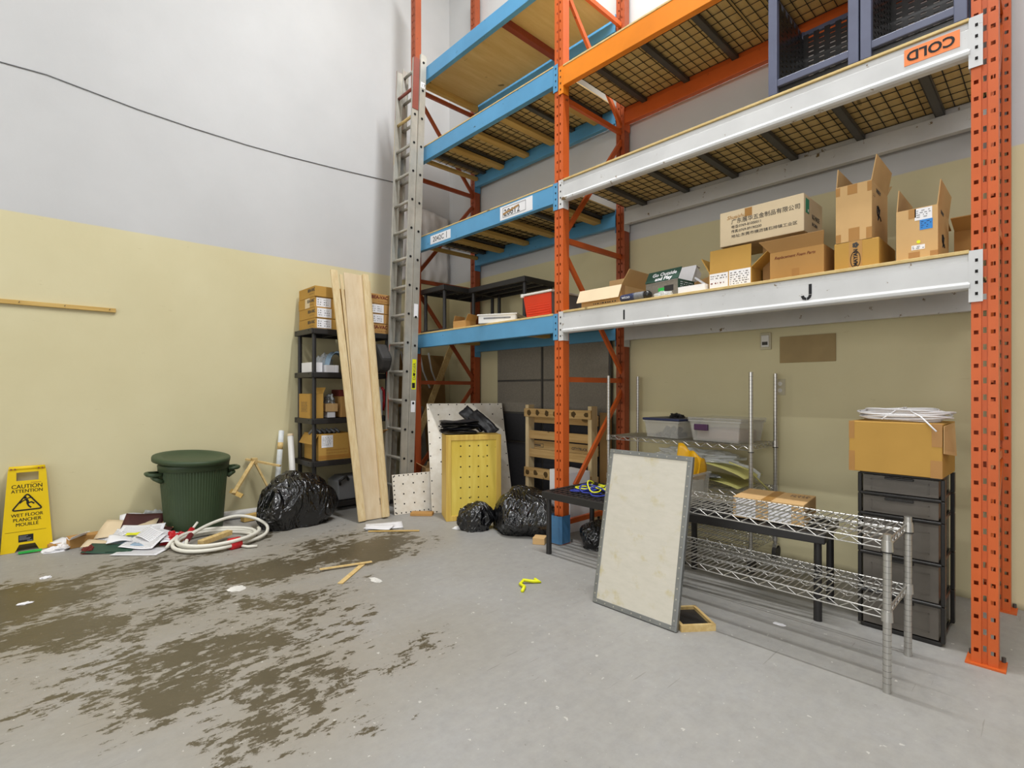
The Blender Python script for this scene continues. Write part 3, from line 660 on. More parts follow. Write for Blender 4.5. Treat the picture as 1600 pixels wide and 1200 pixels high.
# items on its shelves
z4 = SZ[3]+.001
Box('small white box at the front left of the second shelf from the top', (-5.30, 2.135, z4), (.11, .26, .10), 90, 'paper', None, True, None, 'white_box')
b = Box('low white box beside the film roll on the second shelf from the top', (-5.24, 2.275, z4), (.14, .22, .075), 90, 'paper', None, True, None, 'white_box')
crumple('plastic_wrap', 'crumpled pale plastic wrap stuffed behind the small white box', 'plastic wrap', (-5.44, 2.30, z4), (.08, .12, .19), 'film', 5)
def arch(u, v):
    a = u*math.pi*.9; r = .17+.012*math.sin(v*9+u*14); return (-.09+v*.18, -math.cos(a)*r*.85, math.sin(a)*r*1.25+.004)
o = MB().surf(arch, 18, 6, .006).obj('film_bag', M['bluefilm'], None, 0, True, (-5.33, 2.42, z4)); tag(o, 'arched blue-grey plastic film bag behind the planks on the shelf unit', 'plastic bag')
# dark hood-shaped plastic part at the right
t = thing('plastic_hood', 'charcoal plastic hood jutting from the shelf unit next to the ladder', 'plastic hood', (-5.10, 2.785, z4), 0)
MB().prism([(-.16, .012), (.06, .001), (.16, .03), (.21, .16), (.08, .32), (-.16, .29)], -.07, .065).obj('shell', M['rubber'], t, .03)
z3 = SZ[2]+.001
b = Box('yellow-brown carton with its flap open, on the middle shelf at the left', (-5.31, 2.13, z3), (.14, .28, .25), 90, 'card_yel', {'right': (25, .07)}, True); b.marks('left', .06, .22, .06, .17, 'print_', 7, 2)
b = Box('small carton with a tan label on the middle shelf', (-5.25, 2.30, z3+.062), (.13, .12, .085), 90, 'card_lt', None, False, None, 'small_carton')
Box('little white box under the small tan carton', (-5.25, 2.30, z3), (.085, .1, .06), 90, 'paper', None, False, None, 'white_box')
crumple('metallised_bag', 'crumpled dark metallised bag on top of the small tan carton', 'bag', (-5.25, 2.30, z3+.148), (.05, .055, .09), 'galv', 8)
Box('brown carton behind the planks on the middle shelf', (-5.34, 2.50, z3), (.2, .3, .22), 90, 'card', None, False)
Box('dark red box on top of the brown carton on the middle shelf', (-5.34, 2.47, z3+.221), (.13, .2, .07), 90, 'red_print', None, False, None, 'red_box')
t = thing('hand_pump', 'clear and red bottle-shaped tool at the right end of the middle shelf', 'tool', (-5.19, 2.83, z3))
MB().lathe([(.0, 0), (.05, .0), (.052, .02), (.05, .27), (.03, .32), (.0, .325)], 18).obj('clear_body', M['film'], t, smooth=True)
MB().lathe([(.0, .05), (.038, .05), (.038, .26), (.0, .26)], 14).obj('grey_core', M['galv'], t, smooth=True)
MB().tube([(.0, .058, .06), (.01, .075, .16), (.01, .07, .28), (0, .04, .315)], .018, 8).obj('red_handle', M['red'], t, smooth=True)
z2 = SZ[1]+.001
b = Box('large open carton with a white label on the second shelf from the floor', (-5.305, 2.305, z2), (.35, .37, .27), 90, 'card_yel', {'left': (150, .12)}, True)
b.decal('front', .03, .15, .13, .255, 'paper'); b.marks('front', .04, .14, .15, .24, 'greyplastic', 6, 5); b.marks('front', .08, .30, .06, .12, 'tape', 2, 22); b.decal('front', .0, .35, .01, .05, 'tape', 'tape'); b.decal('front', .32, .35, .05, .27, 'tape', 'tape')
mb = MB()
for i in range(6): mb.tube([(-5.33+.02*math.sin(i), 2.12+i*.05, z2+.262), (-5.30, 2.14+i*.05, z2+.30), (-5.25, 2.16+i*.05, z2+.27)], .017, 6)
tag(mb.obj('strap_roll', M['greyplastic'], None, 0, True), 'rolls of grey strap filling the large open carton', 'strap')
b = Box('brown carton with a flap sticking out to the right of the planks', (-5.29, 2.70, z2), (.28, .34, .23), 90, 'card', {'front': (68, .16)}, True)
z1 = SZ[0]+.001
t = thing('grey_case', 'grey plastic case lying on the bottom shelf behind the planks', 'case', (-5.26, 2.50, z1))
MB().prism([(-.16, .0), (.16, .0), (.16, .15), (.12, .24), (-.08, .24), (-.16, .2)], -.13, .13, Matrix.Rotation(R(90), 4, 'Z')).obj('shell', M['greyplastic'], t, .012)
MB().tube([(.135, -.14, .17), (.16, -.16, .21), (.16, -.08, .25), (.135, -.05, .21)], .014, 8).obj('handle', M['plastic'], t, smooth=True)
# ---------------------------------------------------------------- on the lowest blue shelf
t = thing('storage_tote', 'red-fronted storage tote with a pale lid on the lowest blue shelf', 'storage tote', (-3.10, 3.43, ZL))
def taper(a0, b0, a1, b1, h, mb=None, cx=0, cy=0):
    mb = mb or MB()
    return mb.add([(cx-a0,cy-b0,0),(cx+a0,cy-b0,0),(cx+a0,cy+b0,0),(cx-a0,cy+b0,0),(cx-a1,cy-b1,h),(cx+a1,cy-b1,h),(cx+a1,cy+b1,h),(cx-a1,cy+b1,h)], [(3,2,1,0),(4,5,6,7),(0,1,5,4),(1,2,6,5),(2,3,7,6),(3,0,4,7)])
taper(.145, .19, .165, .215, .205).obj('body', M['greyplastic'], t, .008)
X = Matrix.Identity(4)
MB().add([(-.147,-.193,.0),(.147,-.193,.0),(.167,-.219,.2),(-.167,-.219,.2),(-.147,-.188,.0),(.147,-.188,.0),(.167,-.213,.2),(-.167,-.213,.2)], [(0,1,2,3),(0,4,5,1),(1,5,6,2),(2,6,7,3),(3,7,4,0)]).obj('red_front', M['tote_red'], t)
rb = MB(); [rb.box(-.14, .14, -.205-.001*i, -.195, .02+.02*i, .032+.02*i) for i in range(8)]; rb.obj('ribs', M['tote_red'], t, .003)
mb = MB(); mb.box(-.18, .18, -.232, .225, .203, .222); mb.box(-.18, -.15, -.245, -.22, .19, .222); mb.obj('lid', M['whiteplastic'], t, .006)
def tray(label, loc, rz, L, Wd, h, m, grp=None, name='plastic_tray'):
    t = thing(name, label, 'tray', loc, rz, grp); a, b_ = L/2, Wd/2; mb = MB()
    mb.box(-a, a, -b_, b_, 0, .008)
    for s in (-1, 1):
        mb.box(-a, a, s*b_-.006, s*b_+.006, 0, h); mb.box(s*a-.006, s*a+.006, -b_, b_, 0, h)
    mb.obj('body', M[m], t, .004); r = MB()
    for s in (-1, 1): r.box(-a-.015, a+.015, s*b_-.014, s*b_+.014, h-.014, h); r.box(s*a-.014, s*a+.014, -b_-.015, b_+.015, h-.014, h)
    r.obj('rim', M[m], t, .004); sl = MB()
    for i in range(5):
        x = -a+.08+i*(L-.16)/4; sl.box(x-.03, x+.03, -b_-.0075, -b_-.006, h*.45, h*.62)
    for i in range(3):
        y = -b_+.06+i*(Wd-.12)/2; sl.box(a+.006, a+.0075, y-.03, y+.03, h*.45, h*.62); sl.box(-a-.0075, -a-.006, y-.03, y+.03, h*.45, h*.62)
    sl.obj('slots', M['greyplastic'], t); return t
tray('shallow white plastic tray on the lowest blue shelf, left of the red tote', (-3.66, 3.31, ZL), 28, .37, .27, .085, 'whiteplastic')
b = Box('small torn carton left of the white tray on the lowest blue shelf', (-4.18, 3.26, ZL), (.17, .16, .075), 10, 'card', {'right': (30, .07), 'left': (-20, .06)}, True, None, 'small_carton')
# ---------------------------------------------------------------- chrome wire shelving
def wire_shelf(parent, L, Wd, z, n, x=0, y=0, m='chrome', name='shelf'):
    a, b_ = L/2, Wd/2; f = MB(); d = .032
    for s in (-1, 1):
        for zz in (z-.003, z-d): f.tube([(x-a, y+s*b_, zz), (x+a, y+s*b_, zz)], .0032, 6); f.tube([(x+s*a, y-b_, zz), (x+s*a, y+b_, zz)], .0032, 6)
        k = int(L/.085); f.tube([(x-a+L*i/(2*k), y+s*b_, z-.004 if i % 2 else z-d) for i in range(2*k+1)], .0026, 5)
        k = int(Wd/.06); f.tube([(x+s*a, y-b_+Wd*i/(2*k), z-.004 if i % 2 else z-d) for i in range(2*k+1)], .0026, 5)
    f2 = f.obj(name, M[m], parent)
    for j in (1, 2):
        yy = y-b_+Wd*j/3; t = MB()
        for s in (-.006, .006): t.tube([(x-a, yy+s, z-.007), (x+a, yy+s, z-.007)], .0026, 5)
        k = int(L/.085); t.tube([(x-a+L*i/(2*k), yy, z-.008 if i % 2 else z-d+.006) for i in range(2*k+1)], .0024, 5)
        t.obj('stiffener', M[m], f2)
    w = MB().tube([(0, y-b_, 0), (0, y+b_, 0)], .0026, 5).mesh('cross_wire')
    for i in range(1, n): link('cross_wire', w, M[m], f2, loc=(x-a+L*i/n, 0, z))
    return f2
def wire_post(parent, x, y, z0, z1, r=.0127, shelves=(), foot=True):
    o = MB().cyl((x, y, z0), (x, y, z1), r, 16).obj('post', M['chrome'], parent)
    g = MB(); z = z0+.04
    while z < z1-.01: g.tube([(x+r*1.01*math.cos(k*.524), y+r*1.01*math.sin(k*.524), z) for k in range(12)], .0007, 3, True); z += .0254
    tag(g.obj('groove_rings', M['steel'], o), kind='stuff')
    for z in shelves: MB().lathe([(r*1.05, z-.042), (r*1.4, z-.04), (r*1.28, z+.004), (r*1.05, z+.005)], 16, X=Matrix.Translation((x, y, 0))).obj('collar', M['chrome'], o)
    if shelves: MB().lathe([(r*1.42, shelves[0]-.046), (r*1.45, shelves[0]-.044), (r*1.42, shelves[0]-.040), (r, shelves[0]-.040)], 16, X=Matrix.Translation((x, y, 0))).obj('clip', M['plastic'], o)
    return o
bench = thing('wire_bench', 'low chrome wire shelf bench with two tiers standing in front of the rack', 'wire shelving', (-1.09, 2.802, 0))
wire_shelf(bench, 1.20, .42, .625, 44); wire_shelf(bench, 1.20, .42, .335, 44)
for sx in (-1, 1):
    for sy in (-1, 1): wire_post(bench, sx*.605, sy*.215, 0, .655, .0155, (.625, .335))
cart = thing('wire_cart', 'tall chrome wire shelving on castors against the back wall', 'wire shelving', (-2.03, 3.815, 0))
for z in (.87, .545, .175): wire_shelf(cart, 1.17, .43, z, 42)
for sx in (-1, 1):
    for sy in (-1, 1):
        wire_post(cart, sx*.592, sy*.222, .11, 1.375, .0135, (.87, .545, .175))
        c = MB().box(sx*.592-.014, sx*.592+.014, sy*.222-.02, sy*.222+.02, .085, .112).obj('castor', M['chrome'], cart)
        MB().cyl((sx*.592-.014, sy*.222+.012, .05), (sx*.592+.014, sy*.222+.012, .05), .05, 18).obj('wheel', M['rubber'], c)
# things on the cart
def bin_(label, loc, rz, a, b_, h, body, lidm, hand=None, name='storage_bin', lid=True):
    t = thing(name, label, 'bin', loc, rz)
    mb = MB(); th = .004
    o0 = [(-a*.9,-b_*.9,0),(a*.9,-b_*.9,0),(a*.9,b_*.9,0),(-a*.9,b_*.9,0)]; o1 = [(-a,-b_,h),(a,-b_,h),(a,b_,h),(-a,b_,h)]
    i0 = [(x*.97, y*.97, th) for x, y, z in o0]; i1 = [(x*.97, y*.97, h) for x, y, z in o1]
    mb.add(o0+o1+i0+i1, [(3,2,1,0)]+[(i, (i+1)%4, (i+1)%4+4, i+4) for i in range(4)]+[(8,9,10,11)]+[(i+12, (i+1)%4+12, (i+1)%4+8, i+8) for i in range(4)]+[(i+4, (i+1)%4+4, (i+1)%4+12, i+12) for i in range(4)])
    mb.obj('body', M[body], t)
    r = MB()
    for s in (-1, 1): r.box(-a-.008, a+.008, s*b_-.008, s*b_+.008, h-.012, h); r.box(s*a-.008, s*a+.008, -b_, b_, h-.012, h)
    r.obj('rim', M[body], t)
    if lid: MB().box(-a-.012, a+.012, -b_-.012, b_+.012, h+.001, h+.02).obj('lid', M[lidm], t, .006)
    if hand:
        MB().box(hand[0], hand[1], -b_-.022, -b_-.002, h-.075, h-.03).obj('handle', M[hand[2]], t, .004)
    return t
zc = .8745
b1 = bin_('smaller clear bin with a navy blue lid on the top shelf of the wire cart', (-2.14, 3.80, zc), -8, .165, .15, .135, 'clear', 'navy')
mb = MB()
for i in range(7): mb.cyl((-.10+.03*i, -.06+.02*(i % 3), .006), (-.10+.03*i, .05-.015*(i % 2), .02+.05*((i*3) % 2)), .022, 8)
mb.obj('contents', M['plastic'], b1)
crumple('cable_bundle', 'small black cable bundle on the navy lid of the smaller clear bin', 'cable', (-2.10, 3.78, zc+.157), (.06, .05, .025), 'plastic', 12, 10, .8)
b2_ = bin_('larger clear bin with a purple handle on the top shelf of the wire cart', (-1.70, 3.80, zc), -6, .20, .17, .155, 'clear', 'clear', (-.15, -.04, 'purple'))
MB().box(-.17, .17, -.13, .13, .006, .09).obj('contents', mat('pale_pink_contents', '#a8938a', .9), b2_, .02)
zs = .5495
for i, (lab, x0, ln, hh, m, dz) in enumerate((('lowest curved pale yellow plastic sheet on the middle shelf of the wire cart', -2.02, .78, .055, 'teal', 0.0), ('upper curved pale yellow plastic sheet poking past the cart post', -1.98, .80, .09, 'teal', .075))):
    def sh(u, v, x0=x0, ln=ln, hh=hh): return (-ln/2+ln*u, -.16+.32*v, hh*math.sin(math.pi*u)**.8+.0045)
    o = MB().surf(sh, 20, 3, .003).obj('plastic_sheet', M[m], None, 0, True, (x0+.08, 3.80, zs+dz)); tag(o, lab, 'plastic sheet')
crumple('plastic_film', 'heap of clear plastic film between the sheets on the wire cart', 'plastic wrap', (-1.93, 3.79, zs+.17), (.32, .15, .07), 'film', 17, 16, .5)
crumple('plastic_film', 'silvery strip of film under the upper sheet on the wire cart', 'plastic wrap', (-1.88, 3.66, zs+.062), (.22, .05, .03), 'galv', 21, 12, .4)
t = tag(MB().tube([(-1.60, 3.62, zs+.19), (-1.50, 3.70, zs+.14), (-1.385, 3.80, .535)], .006, 6).obj('edge_strip', M['teal'], None, 0, True), 'thin pale yellow strip slanting off the right end of the wire cart', 'strip')
t = tag(MB().tube([(-2.18, 3.72, .72), (-1.72, 3.70, .735), (-1.5, 3.74, .70), (-1.455, 3.78, .655), (-1.47, 3.78, .61)], .013, 8).obj('grey_hose', M['film'], None, 0, True), 'grey translucent hose curling round the cart post', 'hose')
# clear bin with amber and blue film on the plastic table
bn = bin_('upright clear bin stuffed with amber and blue film, right of the leaning panel', (-1.835, 3.43, .481), 0, .125, .125, .19, 'clear', 'clear', None, 'storage_bin', False)
MB().box(-.06, .10, -.09, .09, .006, .14).obj('contents', M['whiteplastic'], bn, .01)
def amb(u, v): return (-.06+.18*u, -.035+.05*v+.02*math.sin(u*6), .185+.20*v*(1-.4*u)+.012*math.sin(u*11))
MB().surf(amb, 14, 5, .003).obj('amber_film', M['amber'], bn, 0, True)
MB().surf(lambda u, v: (.095+.02*math.sin(v*3), -.08+.18*u, .15+.16*v-.03*u), 6, 6, .003).obj('amber_edge', M['amber'], bn, 0, True)
MB().surf(lambda u, v: (-.11+.17*u+.02*math.sin(v*7), -.10+.03*math.sin(u*7+v*3), .14+.125*v), 10, 8, .003).obj('blue_film', M['bluefilm'], bn, 0, True)
# flat carton under the bench, on the table
fb = Box('wide flat carton with white labels lying on the black table behind the wire bench', (-1.185, 3.31, .4815), (.385, .33, .125), 6, 'card_lt')
fb.decal('front', .02, .13, .01, .115, 'paper'); fb.decal('front', .20, .32, .01, .115, 'paper'); fb.decal('top', .16, .215, .0, .33, 'tape', 'tape'); fb.marks('top', .27, .37, .20, .28, 'navy', 4, 31); fb.marks('right', .05, .2, .03, .09, 'print_', 2, 33)
# rope heap on the left table
def rope(name, label, m, loops, z):
    mb = MB(); rnd = random.Random(len(label))
    for i in range(loops):
        cx, cy = -2.40+rnd.uniform(-.12, .13), 3.16+rnd.uniform(-.10, .10); a, b_ = rnd.uniform(.06, .13), rnd.uniform(.03, .07); ph = rnd.uniform(0, 6); tl = rnd.uniform(0, 3)
        up = rnd.uniform(.0, .025) if i else .05
        pts = [(cx+a*math.cos(k*.35)*math.cos(tl)-b_*math.sin(k*.35)*math.sin(tl), cy+a*math.cos(k*.35)*math.sin(tl)+b_*math.sin(k*.35)*math.cos(tl), z+.006+up*max(0, math.sin(k*.35+ph))+.004*i/loops) for k in range(16)]
        mb.tube(pts, .0055, 6)
    return tag(mb.obj(name, M[m], None, 0, True), label, 'rope')
rope('rope', 'blue rope heaped on the left black plastic table', 'rope_b', 7, .481)
rope('rope', 'bright yellow rope tangled over the blue rope on the left table', 'rope_y', 6, .495)
# ---------------------------------------------------------------- leaning framed panel
pb, pn = Vector((-1.617, 2.425, .004)), Vector((0, .2, 1)).normalized()
X = frame(pb, (1, .0, 0), pn)
pan = thing('framed_panel', 'cream laminate panel with riveted metal edging leaning on the wire bench', 'panel', X=X)
PW, PH = .535, .905
MB().box(-PW/2+.004, PW/2-.004, .004, PH-.004, -.009, .0).obj('sheet', M['lid'], pan)
e = .026
for nm, (x0, x1, y0, y1) in (('a', (-PW/2, PW/2, 0, e)), ('b', (-PW/2, PW/2, PH-e, PH)), ('c', (-PW/2, -PW/2+e, e, PH-e)), ('d', (PW/2-e, PW/2, e, PH-e))):
    o = MB().box(x0, x1, y0, y1, -.011, .003).obj('edge_strip', M['galv'], pan, .002)
    rv = MB(); n = 9 if x1-x0 > .1 else 16
    for i in range(n):
        q = ((x0+x1)/2, y0+(y1-y0)*(i+.5)/n) if n == 16 else (x0+(x1-x0)*(i+.5)/n, (y0+y1)/2)
        rv.cyl((q[0], q[1], .003), (q[0], q[1], .0045), .004, 8)
    rv.obj('rivets', M['alu'], o)
tag(MB().box(PW/2-.008, PW/2+.004, .0, PH, -.022, .001).obj('edge_strip', M['galv'], pan, .002))
t = thing('picture_frame', 'small dark wooden tray on the floor behind the leaning panel', 'tray', (-1.37, 2.60, 0), -38)
mb = MB(); [mb.box(-.12, .12, s*.085-.008, s*.085+.008, 0, .035) for s in (-1, 1)]; [mb.box(s*.112-.008, s*.112+.008, -.077, .077, 0, .035) for s in (-1, 1)]
mb.obj('rim', M['pine_x'], t); MB().box(-.104, .104, -.077, .077, .004, .018).obj('bottom', M['plastic'], t)
# ---------------------------------------------------------------- drawer tower with carton
dt = thing('drawer_tower', 'tall smoked plastic drawer tower with five drawers by the right upright', 'drawer tower', (-.555, 3.415, 0))
DW, DD = .335, .37
zb = [0.025, .205, .405, .61, .718, .826]
MB().box(-DW/2, DW/2, -DD/2, DD/2, 0, .022).obj('base', M['plastic_gl'], dt, .006)
for i in range(5):
    z0, z1 = zb[i], zb[i+1]
    rl = MB(); rl.box(-DW/2, DW/2, -DD/2-.004, DD/2, z1-.016, z1); rl.cyl((-DW/2, -DD/2-.006, z1-.008), (DW/2, -DD/2-.006, z1-.008), .009, 10); rl.obj('rail', M['plastic_gl'], dt, .003)
    for sx in (-1, 1):
        for yy in (-DD/2+.02, DD/2-.02): MB().box(sx*(DW/2+.004)-.009, sx*(DW/2+.004)+.009, yy-.018, yy+.018, z0-.01, z1-.012).obj('frame_post', M['plastic_gl'], dt, .004)
    d = MB(); a = DW/2-.012
    d.box(-a, a, -DD/2+.002, -DD/2+.006, z0+.003, z1-.02); d.box(-a, a, DD/2-.014, DD/2-.01, z0+.003, z1-.02); d.box(-a, -a+.004, -DD/2+.006, DD/2-.014, z0+.003, z1-.02); d.box(a-.004, a, -DD/2+.006, DD/2-.014, z0+.003, z1-.02); d.box(-a, a, -DD/2+.006, DD/2-.014, z0+.003, z0+.007)
    do = d.obj('drawer', M['smoke'], dt)
    h = z1-.02-z0
    inn = MB(); y = -DD/2+.0015
    for q0, q1 in ((.10, .12),):
        X0, X1, Z0, Z1 = -a+.035, a-.035, z0+h*.2, z0+h*.78
        inn.box(X0, X1, y-.002, y, Z0, Z0+.004); inn.box(X0, X1, y-.002, y, Z1-.004, Z1); inn.box(X0, X0+.004, y-.002, y, Z0, Z1); inn.box(X1-.004, X1, y-.002, y, Z0, Z1)
    inn.obj('raised_border', M['smoke'], do)
    MB().box(-.06, .06, -DD/2-.012, -DD/2+.004, z1-.034, z1-.022).obj('pull', M['plastic_gl'], do, .003)
    if i in (0, 3, 4, 2): MB().box(-a+.02, a-.02-.03*i, -DD/2+.03, DD/2-.05, z0+.01, z0+h*.6).obj('contents', [M['plastic'], None, M['rubber'], M['brownboard'], M['rubber']][i], do, .01)
cb = Box('tan carton with taped corners on top of the drawer tower', (-.565, 3.345, .8275), (.385, .35, .262), -1.5, 'card_yel')
for f in ((0, .025, .17, .262), (0, .027, 0, .105), (.345, .385, .15, .262), (.34, .385, 0, .085)): cb.decal('front', *f, 'tape', 'tape')
MB().add([(.196,-.17,.25),(.205,.05,.262),(.222,-.02,.10),(.196,-.17,.12),(.199,-.17,.25),(.208,.05,.262),(.225,-.02,.10),(.199,-.17,.12)], [(0,1,2,3),(7,6,5,4),(0,4,5,1),(1,5,6,2),(2,6,7,3),(3,7,4,0)]).obj('loose_flap', M['card_lt'], cb.t)
mb = MB(); rnd = random.Random(4)
for i in range(13):
    a, b_ = rnd.uniform(.15, .20), rnd.uniform(.08, .14); cx, cy = rnd.uniform(-.015, .02), rnd.uniform(-.01, .02); z = .005+.0042*i
    mb.tube([(cx+a*(1 if abs(math.cos(t_)) > .0 else 1)*math.copysign(abs(math.cos(t_))**.6, math.cos(t_)), cy+b_*math.copysign(abs(math.sin(t_))**.8, math.sin(t_)), z+.006*math.sin(2*t_+i)+.004) for t_ in [2*math.pi*k/26 for k in range(26)]], .0042, 5, True)
mb.tube([(-.06, -.15, .012), (.0, -.10, .066), (.03, -.07, .072)], .004, 5); mb.tube([(.02, -.08, .072), (.10, -.155, .03), (.165, -.205, -.035)], .004, 5)
o = mb.obj('wire_bundle', M['paper'], None, 0, True, (-.56, 3.335, 1.0905)); tag(o, 'flattened coil of white plastic-coated wire on the tan carton', 'wire coil')
# ---------------------------------------------------------------- corner behind the rack
def partition(x0, x1, label):
    t = thing('office_partition', label, 'partition', ((x0+x1)/2, 4.055, 0), 0, 'grey partitions leaning at the back wall'); a = (x1-x0)/2
    MB().box(-a, a, -.012, .02, .0, 1.76).obj('frame', M['steel'], t)
    for z0, z1, m in ((.06, .66, 'fabric_dk'), (.68, .985, 'fabric_dk'), (1.005, 1.35, 'fabric'), (1.37, 1.745, 'fabric')): MB().box(-a+.012, a-.012, -.024, -.01, z0, z1).obj('fabric_tile', M[m], t, .004)
partition(-4.55, -3.82, 'grey fabric office partition left of the pallet, behind the yellow crate'); partition(-3.81, -2.93, 'grey fabric office partition behind the standing pallet')
tag(MB().box(-2.97, -2.85, 3.93, 3.955, 0, 1.04).obj('board', M['brownboard']), 'narrow brown board standing right of the pallet', 'board')
# pallet on its side
pl = thing('pallet', 'stained wooden pallet standing on edge against the grey partitions', 'pallet', (-3.41, 3.86, 0))
for x in (-.415, 0, .415): MB().box(x-.022, x+.022, -.05, .04, .012, 1.10).obj('stringer', M['pine'], pl, .003)
for i, (z, h) in enumerate(((1.02, .085), (.79, .085), (.60, .085), (.40, .10), (.16, .09))):
    o = MB().box(-.44 if i in (0, 3) else -.395, .44 if i in (0, 3) else .395, -.067 if i in (0, 3) else -.03, -.050 if i in (0, 3) else -.012, z-h/2, z+h/2).obj('deck_board', M['pallet'], pl, .003)
    if i in (0, 3):
        st = MB(); rnd = random.Random(i)
        for k in range(7):
            x = -.38+.125*k+rnd.uniform(-.02, .02); pts = [(x+rnd.uniform(.02, .035)*math.cos(q*.63), z+rnd.uniform(.02, .036)*math.sin(q*.63)) for q in range(10)]
            st.prism(pts, -.0685, -.0675)
        tag(st.obj('burn_stain', mat('dark_stain', '#54401f', .8, 0, .3, 30), o), kind='stuff')
for zz in (.12, .385, .675, .96): MB().box(-.44, .44, .041, .056, zz-.05, zz+.05).obj('back_board', M['pallet'], pl, .003)
text('CITYTRUCK', .036, frame((.12, .0405, .665), (1, 0, 0), (0, 0, 1)), M['print_'], pl, bold=.001)
mb = MB(); mb.box(-.39, -.26, .0398, .0406, .655, .66); mb.box(-.39, -.26, .0398, .0406, .69, .695); mb.box(-.264, -.26, .0398, .0406, .655, .695); mb.box(-.39, -.3, .0398, .0406, .668, .682); mb.obj('stamp', M['print_'], pl)
# white cartons behind the middle upright
Box('lower white carton behind the middle rack upright', (-3.06, 3.60, 0), (.30, .26, .30), -8, 'paper', None, False, None, 'white_carton'); b = Box('upper white carton behind the middle rack upright', (-3.07, 3.61, .3015), (.28, .25, .22), -12, 'paper', None, False, None, 'white_carton')
# left wall corner: sheeting, boards, plank
def shf(u, v): return (-5.56+.035*noise.noise(Vector((u*3, v*4, 2)))+.03*noise.noise(Vector((u*8, v*3, 5))), 3.36+.70*u, 2.62+1.0*v*(1-.1*u)+.25*u*(1-v)*.2)
tag(MB().surf(shf, 26, 26, .004).obj('plastic_sheeting', M['sheeting'], None, 0, True), 'white crumpled plastic sheeting hanging on the left wall inside the rack end', 'plastic sheet')
tag(MB().beam((-5.42, 3.62, 0), (-5.54, 3.62, 1.70), .70, .006, (0, 1, 0)).obj('hardboard_sheet', M['brownboard']), 'brown hardboard sheet leaning in the corner behind the ladder', 'board')
tag(MB().beam((-5.30, 3.42, 0), (-5.45, 3.42, 1.05), .34, .012, (0, 1, 0)).obj('foam_board', M['fabric']), 'pale grey board leaning in front of the brown hardboard', 'board')
tag(MB().beam((-5.20, 3.05, .03), (-5.20, 3.90, 1.90), .02, .075, (1, 0, 0)).obj('diagonal_plank', M['pine_x']), 'pine plank leaning diagonally in the corner behind the ladder', 'plank')
for i in range(4):
    y = 3.25+.13*i
    tag(MB().tube([(-5.40, y, 1.72), (-5.42, y+.06, 1.5), (-5.40, y+.15, 1.28)], .012, 6).obj('hanging_strip', M['film'], None, 0, True), 'pale plastic strip hanging under the lowest blue shelf, %s from the ladder' % ['first', 'second', 'third', 'fourth'][i], 'plastic strip', 'plastic strips hanging in the corner')
# ladder
ld = thing('extension_ladder', 'aluminium extension ladder with paint-stained top leaning on the left end of the rack', 'ladder', (-4.87, 2.885, 0))
sl = .036
def rail(x, y0, z0, z1, m, sgn):
    # channel with its web on the outside
    o = None; mb = MB(); d = Vector((0, sl, 1)).normalized()
    p0, p1 = Vector((x, y0+sl*z0, z0)), Vector((x, y0+sl*z1, z1))
    mb.beam(p0, p1, .072, .004, (0, 1, 0)); f = Vector((-sgn*.011, 0, 0))
    for s in (-1, 1): mb.beam(p0+f+Vector((0, s*.034, 0)), p1+f+Vector((0, s*.034, 0)), .022, .004, (1, 0, 0))
    r = mb.obj('rail', m, ld)
    pl_ = MB(); z = z0+.2
    while z < z1-.05: pl_.cyl((x, y0+sl*z, z), (x+sgn*.006, y0+sl*z, z), .013, 12); z += .305
    pl_.obj('rung_end', M['hole'], r)
    return r
for nm, y0, z0, z1, w in (('base', .035, .0, 4.86, .19), ('fly', -.042, .03, 4.80, .172)):
    for s in (-1, 1): rr_ = rail(s*w, y0, z0, z1, M['alu'], s); (nm, s) == ('base', 1) and globals().__setitem__('rail0', rr_)
    if nm == 'fly':
        for s in (-1, 1):
            zz0, zz1 = 4.25, 4.805; p0, p1 = Vector((s*(w+.0045), y0+sl*zz0, zz0)), Vector((s*(w+.0045), y0+sl*zz1, zz1)); MB().beam(p0, p1, .073, .004, (0, 1, 0)).obj('painted_tip', M['redwood'], ld)
            zz0, zz1 = 3.75, 4.25; p0, p1 = Vector((s*(w+.0042), y0+sl*zz0, zz0)), Vector((s*(w+.0042), y0+sl*zz1, zz1)); s < 0 and MB().beam(p0, p1, .073, .003, (0, 1, 0)).obj('painted_tip', M['yellowedge'], ld)
    z = z0+.2
    while z < z1-.05:
        m = M['redwood'] if nm == 'fly' and z > 4.3 else M['pine_x'] if nm == 'fly' and z > 3.9 else M['alu']
        MB().cyl((-w+.004, y0+sl*z, z), (w-.004, y0+sl*z, z), .016, 12).obj('rung', m, ld, 0, True); z += .305
for z0, z1, m in ((1.26, 1.58, 'sticker_y'), (1.02, 1.14, 'paper'), (2.03, 2.17, 'paper'), (4.50, 4.56, 'paper')):
    p0, p1 = Vector((.1925, .035+sl*z0, z0)), Vector((.1925, .035+sl*z1, z1)); MB().beam(p0, p1, .05, .001, (0, 1, 0)).obj('ladder_sticker', M[m], ld)
MB().box(.193, .1945, .015+.036*1.28, .05+.036*1.28, 1.275, 1.33).obj('sticker_square', M['black'], ld)
text('17', .05, frame((.1935, .015+sl*4.51, 4.508), (0, 1, 0), (0, 0, 1)), M['print_'], ld)
text('DANGER', .045, frame((.1935, .05+sl*1.4, 1.36), (0, sl, 1), (0, -1, 0)), M['print_'], ld)
for nm, y0, w in (('base', .035, .19),):
    for s in (-1, 1): MB().box(s*w-.02, s*w+.02, y0-.045, y0+.045, 0, .04).obj('foot', M['rubber'], ld)
tag(MB().tube([(-5.03, 2.88, 1.75), (-5.05, 2.86, 1.45), (-5.04, 2.87, 1.1), (-5.05, 2.87, .7), (-5.05, 2.88, .4)], .005, 6).obj('ladder_rope', M['cord'], ld, 0, True))
